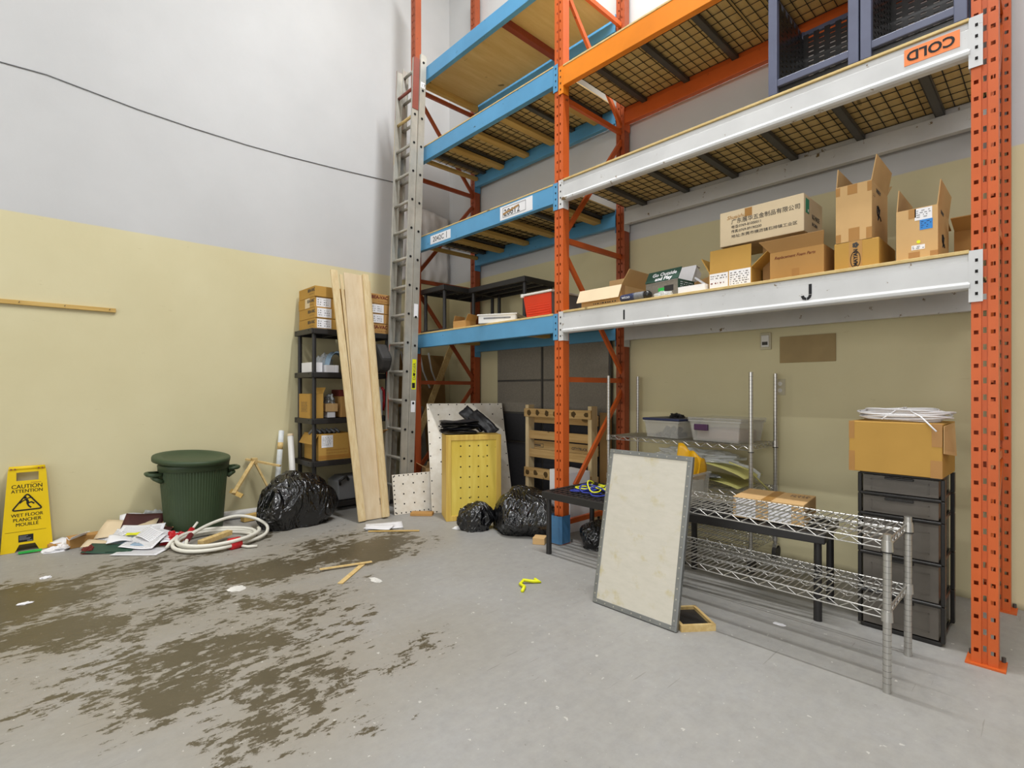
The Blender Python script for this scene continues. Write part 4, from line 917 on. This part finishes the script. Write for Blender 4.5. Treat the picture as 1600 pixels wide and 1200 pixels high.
for c_ in ld.children:
    if c_.name.startswith('ladder_rope'): c_.location = (4.87, -2.885, 0)
# pegboards
def pegboard(name, label, X, Wd, H, m, nx, ny, edge=True):
    t = thing(name, label, 'board', X=X); MB().box(-Wd/2, Wd/2, 0, H, -.012, 0).obj('panel', M[m], t)
    h = MB()
    for i in range(nx):
        for j in range(ny): x, y = -Wd/2+Wd*(i+1)/(nx+1), H*(j+1)/(ny+1); h.cyl((x, y, 0), (x, y, .0008), .008, 8)
    if edge:
        k = 9
        for i in range(k):
            for s in (-1, 1):
                h.cyl((s*(Wd/2-.014), H*(i+.5)/k, 0), (s*(Wd/2-.014), H*(i+.5)/k, .0008), .007, 8)
                h.cyl((-Wd/2+Wd*(i+.5)/k, H/2+s*(H/2-.014), 0), (-Wd/2+Wd*(i+.5)/k, H/2+s*(H/2-.014), .0008), .007, 8)
    h.obj('holes', M['hole'], t); return t
pegboard('pegboard', 'small white perforated plywood board leaning at the foot of the ladder', frame((-4.50, 2.875, .002), (.18, 1, 0), (-.2, 0, 1)), .44, .40, 'pegboard', 3, 3)
up = (Vector((-.887, .461, 0))*.5+Vector((0, 0, 1.10))).normalized()
pegboard('pegboard', 'large white perforated plywood board leaning behind the yellow crate', frame((-4.150, 3.358, .002), (.461, .887, 0), up), .86, 1.21, 'pegboard', 6, 8)
# yellow crate
yc = thing('wooden_crate', 'yellow-stained wooden crate with a perforated front panel standing on end', 'crate', (-3.999, 3.200, 0), 62.5)
cw, cd, ch = .54, .31, .82
for s in (-1, 1): MB().box(s*cw/2-(.02 if s > 0 else 0), s*cw/2+(.02 if s < 0 else 0), -cd/2+.02, cd/2, .0, ch).obj('side', M['yellowedge'], yc, .003)
for z0 in (0, ch-.02): MB().box(-cw/2+.02, cw/2-.02, -cd/2+.02, cd/2, z0, z0+.02).obj('end', M['yellowedge'], yc, .003)
for x0, x1, z0, z1 in ((-cw/2, -cw/2+.048, 0, ch), (cw/2-.048, cw/2, 0, ch), (-cw/2+.048, cw/2-.048, 0, .05), (-cw/2+.048, cw/2-.048, ch-.05, ch)): MB().box(x0, x1, -cd/2, -cd/2+.02, z0, z1).obj('frame_strip', M['yellowedge'], yc, .003)
MB().box(-cw/2+.048, cw/2-.048, -cd/2+.008, -cd/2+.016, .05, ch-.05).obj('panel', M['yellowwood'], yc)
h = MB()
for i in range(4):
    for j in range(7): x, z = -.13+.087*i, .115+.1*j; h.cyl((x, -cd/2+.008, z), (x, -cd/2+.0072, z), .0075, 8)
h.obj('holes', M['hole'], yc)
# black vinyl pads on the crate
def pad(label, X, L, Wd, th, seed):
    def top(u, v): return (-L/2+L*u, -Wd/2+Wd*v, 0)
    mb = MB(); n = 16
    def f(s): return lambda u, v: (-L/2+L*u+.01*noise.noise(Vector((v*5, seed, s))), -Wd/2+Wd*v+.012*noise.noise(Vector((u*5, seed, s+3))), .008*math.sin(u*5+seed)+.008*noise.noise(Vector((u*4, v*3, seed)))+s*th/2*min(1, 6*min(u, 1-u, v, 1-v)+.35)+th*.8)
    mb.surf(f(1), n, n); mb.surf(f(-1), n, n)
    o = mb.obj('vinyl_pad', M['blackfab'], None, 0, True); o.matrix_basis = X
    return tag(o, label, 'pad', 'black vinyl pads on the yellow crate')
for k in range(4):
    pad('thin black vinyl pad %s of the pile on the yellow crate' % ['at the bottom', 'second from the bottom', 'third from the bottom', 'on top'][k], Matrix.Translation((-4.075+.004*k, 3.10, .823+.031*k)) @ Matrix.Rotation(R(62.5+4*(k % 2)), 4, 'Z'), .36, .27, .030, k*3.1)
for k in range(2):
    c0 = Vector((-3.94-.13*k, 3.42-.02*k, .862+.035*k))
    pad('folded black pad slanting %s on the right of the yellow crate' % ['in front', 'behind'][k], frame(c0+Vector((-.09, -.04, .075)), (-.78, -.22, .58), (.2, .6, .5)), .34, .13, .05, 9+k)
# ---------------------------------------------------------------- rubbish bags
def bag(label, loc, size, seed, knot=None, amp=.3):
    bm = bmesh.new(); bmesh.ops.create_icosphere(bm, subdivisions=5, radius=1)
    for v in bm.verts:
        p = v.co.copy(); q = p+Vector((seed*3.7, seed*1.3, 0))
        rg = lambda s, o_: 1-2*abs(noise.noise(Vector((q.x*s, q.y*s*1.3, q.z*s*.55))+Vector((o_, 0, o_))))
        k = 1+amp*noise.noise(q*1.1)+.11*rg(1.7, 0)+.035*rg(4.2, 5)+.012*rg(9, 9)
        z = p.z*k; fl = -.55
        if z < fl: z = fl-(fl-z)*.04; k *= 1.06
        v.co = (p.x*k*size[0], p.y*k*size[1], (z-fl)*size[2]/1.6+.0)
    mz = min(v.co.z for v in bm.verts)
    for v in bm.verts: v.co.z -= mz
    me = D.meshes.new('rubbish_bag'); bm.to_mesh(me); bm.free()
    o = link('rubbish_bag', me, MBAG, None, 0, True, loc)
    return tag(o, label, 'bag')
bag('large shiny black rubbish bag in front of the shelf unit by the left wall', (-4.90, 1.815, 0), (.24, .315, .455), 1.0)
bag('black rubbish bag slumped at the right foot of the yellow crate', (-3.615, 2.95, 0), (.15, .14, .24), 4.6, None, .25)
bag('biggest black rubbish bag left of the blue post guard', (-3.245, 3.22, 0), (.30, .23, .355), 2.7)
bag('low black rubbish bag under the left black table behind the post guard', (-2.53, 3.33, 0), (.11, .14, .20), 6.1)
# ---------------------------------------------------------------- leaning planks
def plank(label, yb, yt, w, th, m, xb=-4.53, xt=-5.065, zt=2.47, off=0.0):
    n = Vector((2.47, 0, .535)).normalized()*off
    p, q = Vector((xb, yb, .006))+n, Vector((xt, yt, zt))+n
    o = MB().beam(p, q, w, th, (0, 1, 0)).obj('plank', M[m], None, .002); return tag(o, label, 'plank')
plank('wide pale plywood strip in the middle of the planks leaning on the shelf unit', 2.425, 2.475, .215, .012, 'ply_pale')
plank('left pine board of the planks leaning on the shelf unit', 2.295, 2.255, .072, .02, 'pine', off=.02)
plank('thin pine strip tucked in the gap right of the left leaning board', 2.352, 2.345, .03, .012, 'pine', off=-.0125, zt=2.45)
plank('short dark strip in the gap behind the left leaning board', 2.335, 2.31, .022, .012, 'pine_y', off=-.022, zt=2.12, xt=-4.985)
plank('right pine batten nailed along the edge of the leaning plywood strip', 2.535, 2.595, .062, .035, 'pine', off=.03)
plank('rearmost pine board at the right of the leaning planks', 2.575, 2.645, .06, .02, 'pine', off=-.018, zt=2.43)
# ---------------------------------------------------------------- wet floor sign
lean = Vector((-.095, 0, 1)).normalized()
sg = thing('wet_floor_sign', 'yellow bilingual wet floor sign folded and leaning on the left wall', 'sign', X=frame((-5.505, -.012, .0), (0, 1, 0), lean))
SH = .655
def row(mb, v0, v1, xs):
    for a0, b0, a1, b1 in xs:
        mb.add([(a0,v0,-.009),(b0,v0,-.009),(b1,v1,-.009),(a1,v1,-.009),(a0,v0,.009),(b0,v0,.009),(b1,v1,.009),(a1,v1,.009)], [(3,2,1,0),(4,5,6,7),(0,1,5,4),(1,2,6,5),(2,3,7,6),(3,0,4,7)])
hw = lambda v: .150-.042*(v/SH)
mb = MB()
row(mb, 0, .055, [(-hw(0), -.07, -hw(.055), -.045), (.07, hw(0), .045, hw(.055))])
row(mb, .055, .545, [(-hw(.055), hw(.055), -hw(.545), hw(.545))])
row(mb, .545, .61, [(-hw(.545), -.062, -hw(.61), -.062), (.066, hw(.545), .066, hw(.61))])
row(mb, .61, SH, [(-hw(.61), hw(.61), -hw(SH)+.004, hw(SH)-.004)])
mb.obj('front_leaf', M['sign'], sg)
MB().cyl((-hw(SH)+.004, SH-.012, .0), (hw(SH)-.004, SH-.012, .0), .016, 14).obj('hinge', M['sign'], sg, 0, True)
hd = MB(); [hd.cyl((x, SH-.018, .013), (x, SH-.018, .018), .006, 8) for x in (-.092, -.07, .066, .088)]; hd.obj('hinge_dots', M['redwood'], sg)
row2 = MB(); row2.v = []; 
for a, b_ in ((0, .545),): row2.add([(-hw(0)+.004,.0,-.03),(hw(0)-.004,.0,-.03),(hw(.6)-.004,.62,-.024),(-hw(.6)+.004,.62,-.024),(-hw(0)+.004,.0,-.014),(hw(0)-.004,.0,-.014),(hw(.6)-.004,.62,-.012),(-hw(.6)+.004,.62,-.012)][0:0], [])
for x0, x1 in ((-.142, -.1), (.1, .142)): row2.add([(x0,.0,-.028),(x1,.0,-.028),(x1*.76,.62,-.022),(x0*.76,.62,-.022),(x0,.0,-.013),(x1,.0,-.013),(x1*.76,.62,-.011),(x0*.76,.62,-.011)], [(3,2,1,0),(4,5,6,7),(0,1,5,4),(1,2,6,5),(2,3,7,6),(3,0,4,7)])
row2.obj('rear_leaf', M['sign'], sg)
TX = lambda x, v: Matrix.Translation((x, v, .0092))
for s_, v, sz in (('CAUTION', .486, .044), ('ATTENTION', .453, .036), ('WET FLOOR', .268, .036), ('PLANCHER', .232, .036), ('MOUILLÉ', .196, .036)):
    for dx in (-.0007, .0007): text(s_, sz, TX(dx, v), M['black'], sg, align='CENTER', xs=.9)
mb = MB()
tri = [(-.088, .318), (.088, .318), (0, .445)]
cen = Vector((0, .36))
pts = []
for i in range(3):
    p = Vector(tri[i]); a = (Vector(tri[i-1])-p).normalized(); b_ = (Vector(tri[(i+1) % 3])-p).normalized()
    for k in range(5):
        t_ = k/4; r = .02; pts.append(p+a*r*(1-t_)**2+b_*r*t_**2)
mb.tube([(p.x, p.y, .0095) for p in pts], .0052, 6, True); mb.obj('triangle', M['black'], sg)
mb = MB(); mb.lathe([(.0, 0), (.0095, 0), (.0095, .0015), (0, .0015)], 12, X=Matrix.Translation((-.012, .413, .009)))
for seg, r in (([(-.006, .402), (.004, .382), (.002, .368)], .0085), ([(-.006, .403), (.014, .410), (.032, .408)], .004), ([(-.008, .40), (-.030, .385), (-.042, .372)], .004), ([(.002, .368), (.024, .376), (.04, .362)], .0055), ([(.0, .368), (.008, .348), (.022, .332)], .0055)): mb.tube([(x, y, .0098) for x, y in seg], r, 6)
for v in mb.v: v.z = min(v.z, .0112)
mb.obj('falling_figure', M['black'], sg)
MB().box(-.05, .035, .073, .128, .009, .0102).obj('maker_sticker', M['black'], sg)
mk = MB(); [mk.box(-.045, -.045+w, z, z+.004, .0102, .0106) for w, z in ((.05, .116), (.04, .107), (.065, .098), (.06, .09))]; mk.box(.0, .03, .077, .083, .0102, .0106); mk.obj('small_print', M['greyplastic'], sg)
MB().tube([(-.125, .155, .0095), (.11, .155, .0095)], .0012, 4).obj('moulded_line', M['hole'], sg)
MB().tube([(.02+.006*i, .524+.005*(i % 2), .0095) for i in range(11)], .0015, 4).obj('script_mark', M['redwood'], sg)
tag(MB().beam((-5.47, -.45, 0), (-5.575, -.45, .57), .54, .01, (0, 1, 0)).obj('grey_sheet', M['greyplastic']), 'grey sheet leaning on the left wall behind the wet floor sign', 'sheet')
# ---------------------------------------------------------------- rubbish can
cn = thing('rubbish_can', 'dark green ribbed plastic rubbish can with its lid askew', 'rubbish can', (-5.29, 1.075, 0))
MB().lathe([(.0, .0), (.215, .0), (.222, .01), (.262, .55), (.262, .552)], 288, .012, None, (.012, .552)).obj('body', M['green'], cn)
MB().lathe([(.262, .55), (.272, .552), (.276, .60), (.270, .61), (.256, .61), (.252, .55), (.262, .55)], 64).obj('rim', M['green'], cn, 0, True)
ld_ = thing('lid', None, None); ld_.parent = cn; D.objects.remove(ld_)
lx = Matrix.Translation((.015, -.02, .655)) @ Matrix.Rotation(R(-2.5), 4, 'X') @ Matrix.Rotation(R(5.5), 4, 'Y')
MB().lathe([(.0, .0), (.21, .0), (.235, .014), (.285, .016), (.297, .012), (.300, .0), (.298, -.024), (.290, -.024), (.288, -.004), (.0, -.008)], 64, X=lx).obj('lid', M['green'], cn, 0, True)
for s in (-1, 1):
    h = MB(); a0 = R(-90 if s < 0 else 90); c, sn = math.cos(a0), math.sin(a0)
    P = lambda r, t_, z: (r*c-t_*sn, r*sn+t_*c, z)
    h.tube([P(.255, -.075, .53), P(.335, -.065, .535), P(.35, -.04, .537), P(.35, .04, .537), P(.335, .065, .535), P(.255, .075, .53)], .017, 8)
    h.tube([P(.25, -.075, .47), P(.30, -.06, .50), P(.30, .06, .50), P(.25, .075, .47)], .02, 6)
    h.obj('handle', M['green'], cn, 0, True)
# ---------------------------------------------------------------- hose coil
hc = thing('hose_coil', 'coil of white hose bound with red tape on the floor', 'hose', (-4.72, 1.10, 0))
mb = MB(); pts = []
N = 36
for k in range(3*N+8):
    a = 2*math.pi*k/N+.3; tr_ = k/N; r = .275+.016*math.sin(tr_*2.1)+(.02 if tr_ > 2 else 0)
    pts.append((r*math.cos(a), r*math.sin(a)+.01*tr_, .016+.017*tr_+.006*math.sin(a*2)))
mb.tube(pts, .0145, 8); mb.obj('hose', M['hose'], hc, 0, True)
lp = [(.10, -.22, .05), (-.05, -.16, .085), (-.20, .02, .12), (-.26, .22, .14), (-.22, .36, .11), (-.06, .42, .07), (.12, .36, .04), (.22, .22, .03), (.27, .0, .03)]
sm = []
for i in range(len(lp)-1):
    p0, p1, p2, p3 = [Vector(lp[max(0, min(len(lp)-1, j))]) for j in (i-1, i, i+1, i+2)]
    for k in range(6):
        t_ = k/6; sm.append(.5*((2*p1)+(p2-p0)*t_+(2*p0-5*p1+4*p2-p3)*t_*t_+(3*p1-p0-3*p2+p3)*t_**3))
MB().tube(sm, .0135, 8).obj('hose', M['hose'], hc, 0, True)
MB().tube([(.24, .11, .016), (.33, .16, .014), (.36, .22, .014)], .0105, 8).obj('hose_end', M['hose'], hc, 0, True)
MB().tube([(.255, .045, .035), (.24, .125, .035)], .05, 10).obj('tape_wrap', M['red'], hc, 0, True)
MB().tube([(.02, -.195, .07), (-.05, -.155, .09)], .021, 10).obj('tape_wrap', mat('dark_red_tape', '#6b1d24', .4), hc)
MB().tube([(-.05, -.32, .02), (-.10, -.28, .05), (-.13, -.23, .08)], .013, 8).obj('hose_end', M['hose'], hc, 0, True)
tag(MB().beam((-4.62, .98, .05), (-4.80, 1.235, .05), .055, .04, (.8, .6, 0)).obj('timber_offcut', M['pine_x'], None, .003), 'timber offcut lying inside the white hose coil', 'wood block')
crumple('red_tape', 'crumpled ball of red tape beside the white hose coil', 'tape', (-4.98, .87, 0), (.055, .075, .07), 'red', 31, 14, .7)
t = thing('marker_tube', 'red-wrapped white tube leaning over the rubbish beside the green can', 'tube', (0, 0, 0))
MB().tube([(-4.93, .93, .02), (-4.99, 1.0, .085)], .022, 10).obj('red_wrap', M['red'], t, 0, True); MB().tube([(-4.99, 1.0, .085), (-5.03, 1.045, .125)], .010, 8).obj('tip', M['hose'], t, 0, True)
# ---------------------------------------------------------------- between can and shelf unit
tr_ = thing('stick_frame', 'broken frame of thin pine strips leaning on the left wall', 'wood frame', (0, 0, 0))
MB().beam((-5.20, 1.37, .30), (-5.50, 1.64, .56), .035, .018, (.6, .7, 0)).obj('strip', M['pine_x'], tr_); MB().beam((-5.50, 1.63, .56), (-5.40, 1.86, .01), .035, .018, (1, 0, 0)).obj('strip', M['pine_x'], tr_)
MB().beam((-5.57, 1.58, .56), (-5.36, 1.84, .49), .04, .016, (.7, -.6, 0)).obj('strip', M['pine_x'], tr_); MB().beam((-5.26, 1.36, .32), (-5.15, 1.43, .275), .04, .012, (.6, .7, .2)).obj('end_piece', M['pine_y'], tr_)
MB().box(-5.52, -5.47, 1.61, 1.66, .52, .575).obj('joint_block', M['pine_x'], tr_)
t = thing('paper_roll', 'pale printed cardboard tube leaning left of the shelf unit', 'tube', (0, 0, 0)); MB().cyl((-5.40, 1.80, .02), (-5.545, 1.915, .83), .026, 16).obj('tube', mat('pale_blue_paper', '#cfd3d2', .7, 0, .2, 14), t, 0, True); MB().cyl((-5.51, 1.888, .64), (-5.523, 1.897, .71), .0268, 16).obj('label_band', M['pine_x'], t, 0, True)
t = thing('paper_roll', 'white plastic tube with a capped top leaning right next to the printed tube', 'tube', (0, 0, 0)); MB().cyl((-5.32, 1.965, .02), (-5.50, 1.99, .775), .030, 16).obj('tube', M['whiteplastic'], t, 0, True); MB().cyl((-5.4995, 1.99, .773), (-5.505, 1.991, .795), .032, 16).obj('cap', M['card_pale'], t)
tag(MB().cyl((-5.50, 1.22, .042), (-5.46, 1.74, .042), .042, 20).obj('white_pipe', M['whiteplastic'], None, 0, True), 'thick white pipe lying along the wall behind the green can', 'pipe')
tag(MB().beam((-5.29, 1.47, .035), (-5.33, 1.66, .035), .07, .06, (1, .2, 0)).obj('timber_offcut', M['pine_y'], None, .003), 'short timber offcut in front of the white pipe', 'wood block')
# ---------------------------------------------------------------- paper rubbish by the can
def sheet(name, label, c, rz, L, Wd, m, tilt=(0, 0), curl=.02, lines=False, z=.004, cat='paper'):
    rnd = random.Random(len(label)*7)
    ph = rnd.uniform(0, 6)
    t = Matrix.Translation((c[0], c[1], z)) @ Matrix.Rotation(R(rz), 4, 'Z') @ Matrix.Rotation(R(tilt[0]), 4, 'X') @ Matrix.Rotation(R(tilt[1]), 4, 'Y')
    fn = lambda u, v: (-L/2+L*u, -Wd/2+Wd*v, curl*(.5+.5*math.sin(u*4+v*2+ph)))
    o = MB().surf(fn, 8, 6, .0012).obj(name, M[m], None, 0, True); o.matrix_basis = t
    if lines:
        ln = MB()
        for r in range(8): ln.box(-L/2+.02, L/2-.02-.03*rnd.random(), -Wd/2+.02+r*(Wd-.04)/8, -Wd/2+.024+r*(Wd-.04)/8, 0, 0)
        k = MB()
        for r in range(8):
            v = .1+.8*r/8; k.surf(lambda u, w, v=v: Vector(fn(.08+.84*u, v+.022*w))+Vector((0, 0, .0006)), 8, 1)
        k.obj('printed_lines', M['greyplastic'], o)
    return tag(o, label, cat)
Bx = Box('squashed brown carton under the white paper by the left wall', (-5.40, .37, 0), (.10, .30, .085), 8, 'card', None, False, None, 'small_carton')
sheet('paper_sheet', 'crumpled white paper draped over the squashed brown carton', (-5.33, .285), 10, .16, .12, 'paper', (8, -10), .03, z=.082)
Box('small flat brown carton nearest the wet floor sign', (-5.50, .185, 0), (.08, .16, .03), 5, 'card', None, False, None, 'small_carton')
sheet('paper_sheet', 'white torn paper on the small flat carton by the sign', (-5.47, .21), 40, .16, .10, 'paper', (20, 0), .02, z=.035)
crumple('paper_scrap', 'crumpled white scrap on the floor right of the wet floor sign', 'paper', (-5.37, .17, 0), (.07, .09, .03), 'paper', 41, 10, .6)
crumple('food_wrapper', 'red and white wrapper under the dark green folder', 'wrapper', (-5.12, .335, 0), (.05, .05, .05), 'red_print', 43, 10, .4)
sheet('leaflet', 'pale yellow leaflet behind the dark green folder', (-5.20, .42), 60, .24, .12, 'card_pale', (12, 0), .02, z=.03)
sheet('paper_sheet', 'large grey-cream paper sheet leaning across the rubbish pile', (-5.33, .60), 62, .38, .25, 'card_pale', (22, 0), .03, z=.085)
sheet('paper_sheet', 'white paper peaked behind the large grey-cream sheet', (-5.50, .69), 80, .26, .16, 'paper', (25, 0), .05, z=.10)
sheet('folder', 'dark green folder lying at the front of the rubbish pile', (-5.035, .455), 52, .34, .13, 'dkgreen', (16, 4), .004, z=.022, cat='folder')
sheet('paper_sheet', 'white printed sheet in the middle of the rubbish pile', (-4.99, .665), 48, .26, .20, 'paper', (14, 0), .02, True, z=.04)
sheet('paper_sheet', 'white calendar-like sheet flat on the floor at the front of the rubbish pile', (-4.86, .63), 50, .34, .19, 'paper', (0, 0), .004, True)
sheet('magazine', 'dark magazine leaning near the green can', (-5.36, .71), 66, .28, .18, 'maroon', (38, 10), .02, z=.12, cat='magazine')
sheet('magazine', 'maroon brochure under the dark magazine by the green can', (-5.16, .76), 60, .24, .14, 'maroon', (18, 0), .02, z=.06, cat='magazine')
sheet('newspaper', 'folded grey newspaper propped in the rubbish pile', (-5.20, .68), 58, .32, .13, 'paper', (34, 0), .02, True, z=.085, cat='newspaper')
sheet('newspaper', 'bluish newspaper under the white printed sheet', (-5.08, .60), 55, .30, .18, 'bluefilm', (10, 0), .02, True, z=.03, cat='newspaper')
sheet('paper_sheet', 'torn white sheet against the foot of the green can', (-5.04, .80), 40, .22, .13, 'paper', (18, 0), .03, True, z=.05)
sheet('card_strip', 'thin yellow card strip on the rubbish pile', (-5.17, .64), 70, .14, .06, 'sticker_y', (10, 0), .01, z=.075, cat='card')
sheet('card_strip', 'long cream card strip between the rubbish pile and red tape', (-4.97, .79), 55, .30, .04, 'card_lt', (6, 0), .01, z=.03, cat='card')
for i, (x, y, rz, w, tl, z, m, lb) in enumerate(((-5.28, .50, 30, .14, 18, .06, 'paper', 'small white torn page left of the large grey-cream sheet'), (-5.12, .53, 75, .12, 10, .055, 'paper', 'crinkled white receipt above the dark green folder'), (-5.06, .72, 20, .13, 24, .075, 'paper', 'tilted white page behind the white printed sheet'), (-4.93, .86, 65, .12, 8, .02, 'paper', 'small white page between calendar-like sheet and red tape'), (-5.24, .86, 35, .13, 30, .09, 'card_in', 'brown torn cover at the foot of the green can'), (-5.40, .56, 85, .16, 15, .07, 'paper', 'white page along the wall behind the rubbish pile'))):
    sheet('torn_page', lb, (x, y), rz, w*1.4, w, m, (tl, 5), .025, i % 2 == 0, z=z)
sheet('leaf_strip', 'crumpled green wrapper sticking out under the dark green folder', (-4.97, .50), 60, .16, .04, 'dkgreen', (0, 0), .01, cat='wrapper')
crumple('plastic_wrap', 'clear plastic wrap heaped on the wall behind the rubbish pile', 'plastic wrap', (-5.50, .80, .07), (.07, .17, .11), 'film', 47, 16, .5)
sheet('black_strip', 'black strip lying behind the rubbish pile', (-5.46, .72), 75, .30, .03, 'plastic', (0, 0), .006, z=.13, cat='strip')
tag(MB().beam((-5.42, -.06, .012), (-5.40, .07, .016), .03, .012, (1, 0, 0)).obj('green_strip', M['lime']), 'bright green plastic strip on the floor in front of the wet floor sign', 'strip')
# ---------------------------------------------------------------- scraps on the open floor
sheet('paper_sheet', 'white paper sheet on the floor at the foot of the leaning planks', (-4.25, 2.38), 62, .33, .22, 'paper', (0, 0), .006)
sheet('paper_sheet', 'second white sheet partly over the one at the foot of the planks', (-4.21, 2.31), 40, .24, .15, 'paper', (0, 0), .006, z=.012)
def strip(label, p, q, w, m='pine_x', z=.004, th=.006): return tag(MB().beam((*p, z+th/2), (*q, z+th/2), w, th, (q[1]-p[1], p[0]-q[0], 0)).obj('wood_strip', M[m]), label, 'wood strip')
strip('thin wood strip on the floor in front of the white sheets', (-4.17, 2.18), (-3.88, 2.52), .025, 'pine_y')
strip('longer pale wood strip of the crossed pair on the open floor', (-3.49, 1.46), (-3.39, 1.80), .026, 'pine_x', .012)
strip('shorter pale wood strip of the crossed pair on the open floor', (-3.17, 1.46), (-3.42, 1.75), .035, 'pine_x', .002)
crumple('white_scrap', 'crumpled pale scrap on the open floor right of the crossed strips', 'paper', (-3.08, 1.66, 0), (.06, .025, .006), 'spill', 51, 8, .5)
crumple('white_scrap', 'white scrap on the floor between yellow crate and black bag', 'paper', (-3.72, 2.86, 0), (.06, .07, .015), 'paper', 53, 8, .5)
crumple('white_scrap', 'small white lump on the dark floor in front of the wet floor sign', 'paper', (-4.62, .08, 0), (.022, .03, .012), 'paper', 55, 8, .5)
crumple('white_scrap', 'small white scrap on the floor left of the sign-side dark patch', 'paper', (-4.15, -.02, 0), (.02, .035, .006), 'paper', 56, 8, .5)
crumple('white_scrap', 'white scrap on the floor below the hose coil', 'paper', (-3.55, .95, 0), (.05, .05, .004), 'spill', 57, 8, .5)
crumple('white_scrap', 'small white scrap under the right end of the wire bench', 'paper', (-1.02, 2.92, 0), (.03, .016, .005), 'paper', 58, 8, .4)
tag(MB().tube([(-2.27, 2.22, .008), (-2.30, 2.27, .014), (-2.36, 2.29, .010), (-2.37, 2.33, .022), (-2.33, 2.38, .012), (-2.30, 2.41, .008), (-2.34, 2.40, .02)], .011, 6).obj('yellow_strap', M['sticker_y'], None, 0, True), 'knotted yellow strap on the open floor left of the leaning panel', 'strap')
Box('crushed tan carton scrap on the floor beside the post guard', (-2.905, 3.045, 0), (.10, .10, .055), 30, 'card_lt', None, False, None, 'carton_scrap')
Box('flattened brown wood-grain scrap between the small pegboard and the yellow crate', (-4.37, 2.87, 0), (.22, .10, .03), 45, 'card', None, False, None, 'carton_scrap')
b = Box('open brown carton behind the small white pegboard', (-4.80, 3.27, 0), (.16, .18, .40), 70, 'card_lt', {'front': (40, .1), 'left': (60, .08)}, True)
# ---------------------------------------------------------------- on the walls
t = thing('wall_batten', 'thin wooden batten fixed to the left wall with hanging nails', 'batten', (XL+.012, 0, 1.94)); MB().box(-.012, .012, -1.2, .545, -.017, .017).obj('batten', M['pine_y'], t, .002)
nl = MB(); [nl.tube([(.012, y, .0), (.03, y+.004, .006)], .0025, 5) for y in (-.06, .21, .50, -.4)]; nl.obj('nails', M['steel'], t)
pts = [(XL+.006, y, z) for y, z in ((-1.5, 3.84), (-.166, 3.787), (.1, 3.80), (.207, 3.79), (.7, 3.745), (1.118, 3.727), (1.6, 3.722), (2.0, 3.733), (2.6, 3.765), (3.265, 3.81))]
tag(MB().tube(pts, .004, 5).obj('wall_cable', M['greyplastic'], None, 0, True), 'thin sagging cable strung across the upper left wall', 'cable')
t = thing('thermostat', 'beige thermostat on the back wall under the white shelf', 'thermostat', (-1.53, YB, 1.625)); MB().box(-.04, .04, -.02, 0, -.065, .065).obj('backplate', M['beige'], t, .004); MB().box(-.028, .028, -.03, -.02, -.045, .045).obj('cover', M['whiteplastic'], t, .004); MB().box(-.02, .02, -.032, -.03, -.03, -.005).obj('display', M['print_'], t)
tag(MB().box(-1.43, -1.063, YB-.012, YB-.001, 1.455, 1.65).obj('wall_patch', M['wallpatch'], None, .002), 'bare wooden board fixed to the back wall right of the thermostat', 'board')
t = thing('power_outlet', 'white power outlet on the back wall behind the wire cart post', 'outlet', (-1.43, YB, 1.275)); MB().box(-.037, .037, -.006, 0, -.06, .06).obj('cover_plate', M['beige'], t, .002)
so = MB(); [so.cyl((0, -.0075, z), (0, -.006, z), .016, 12) for z in (-.025, .025)]; so.obj('sockets', M['whiteplastic'], t)
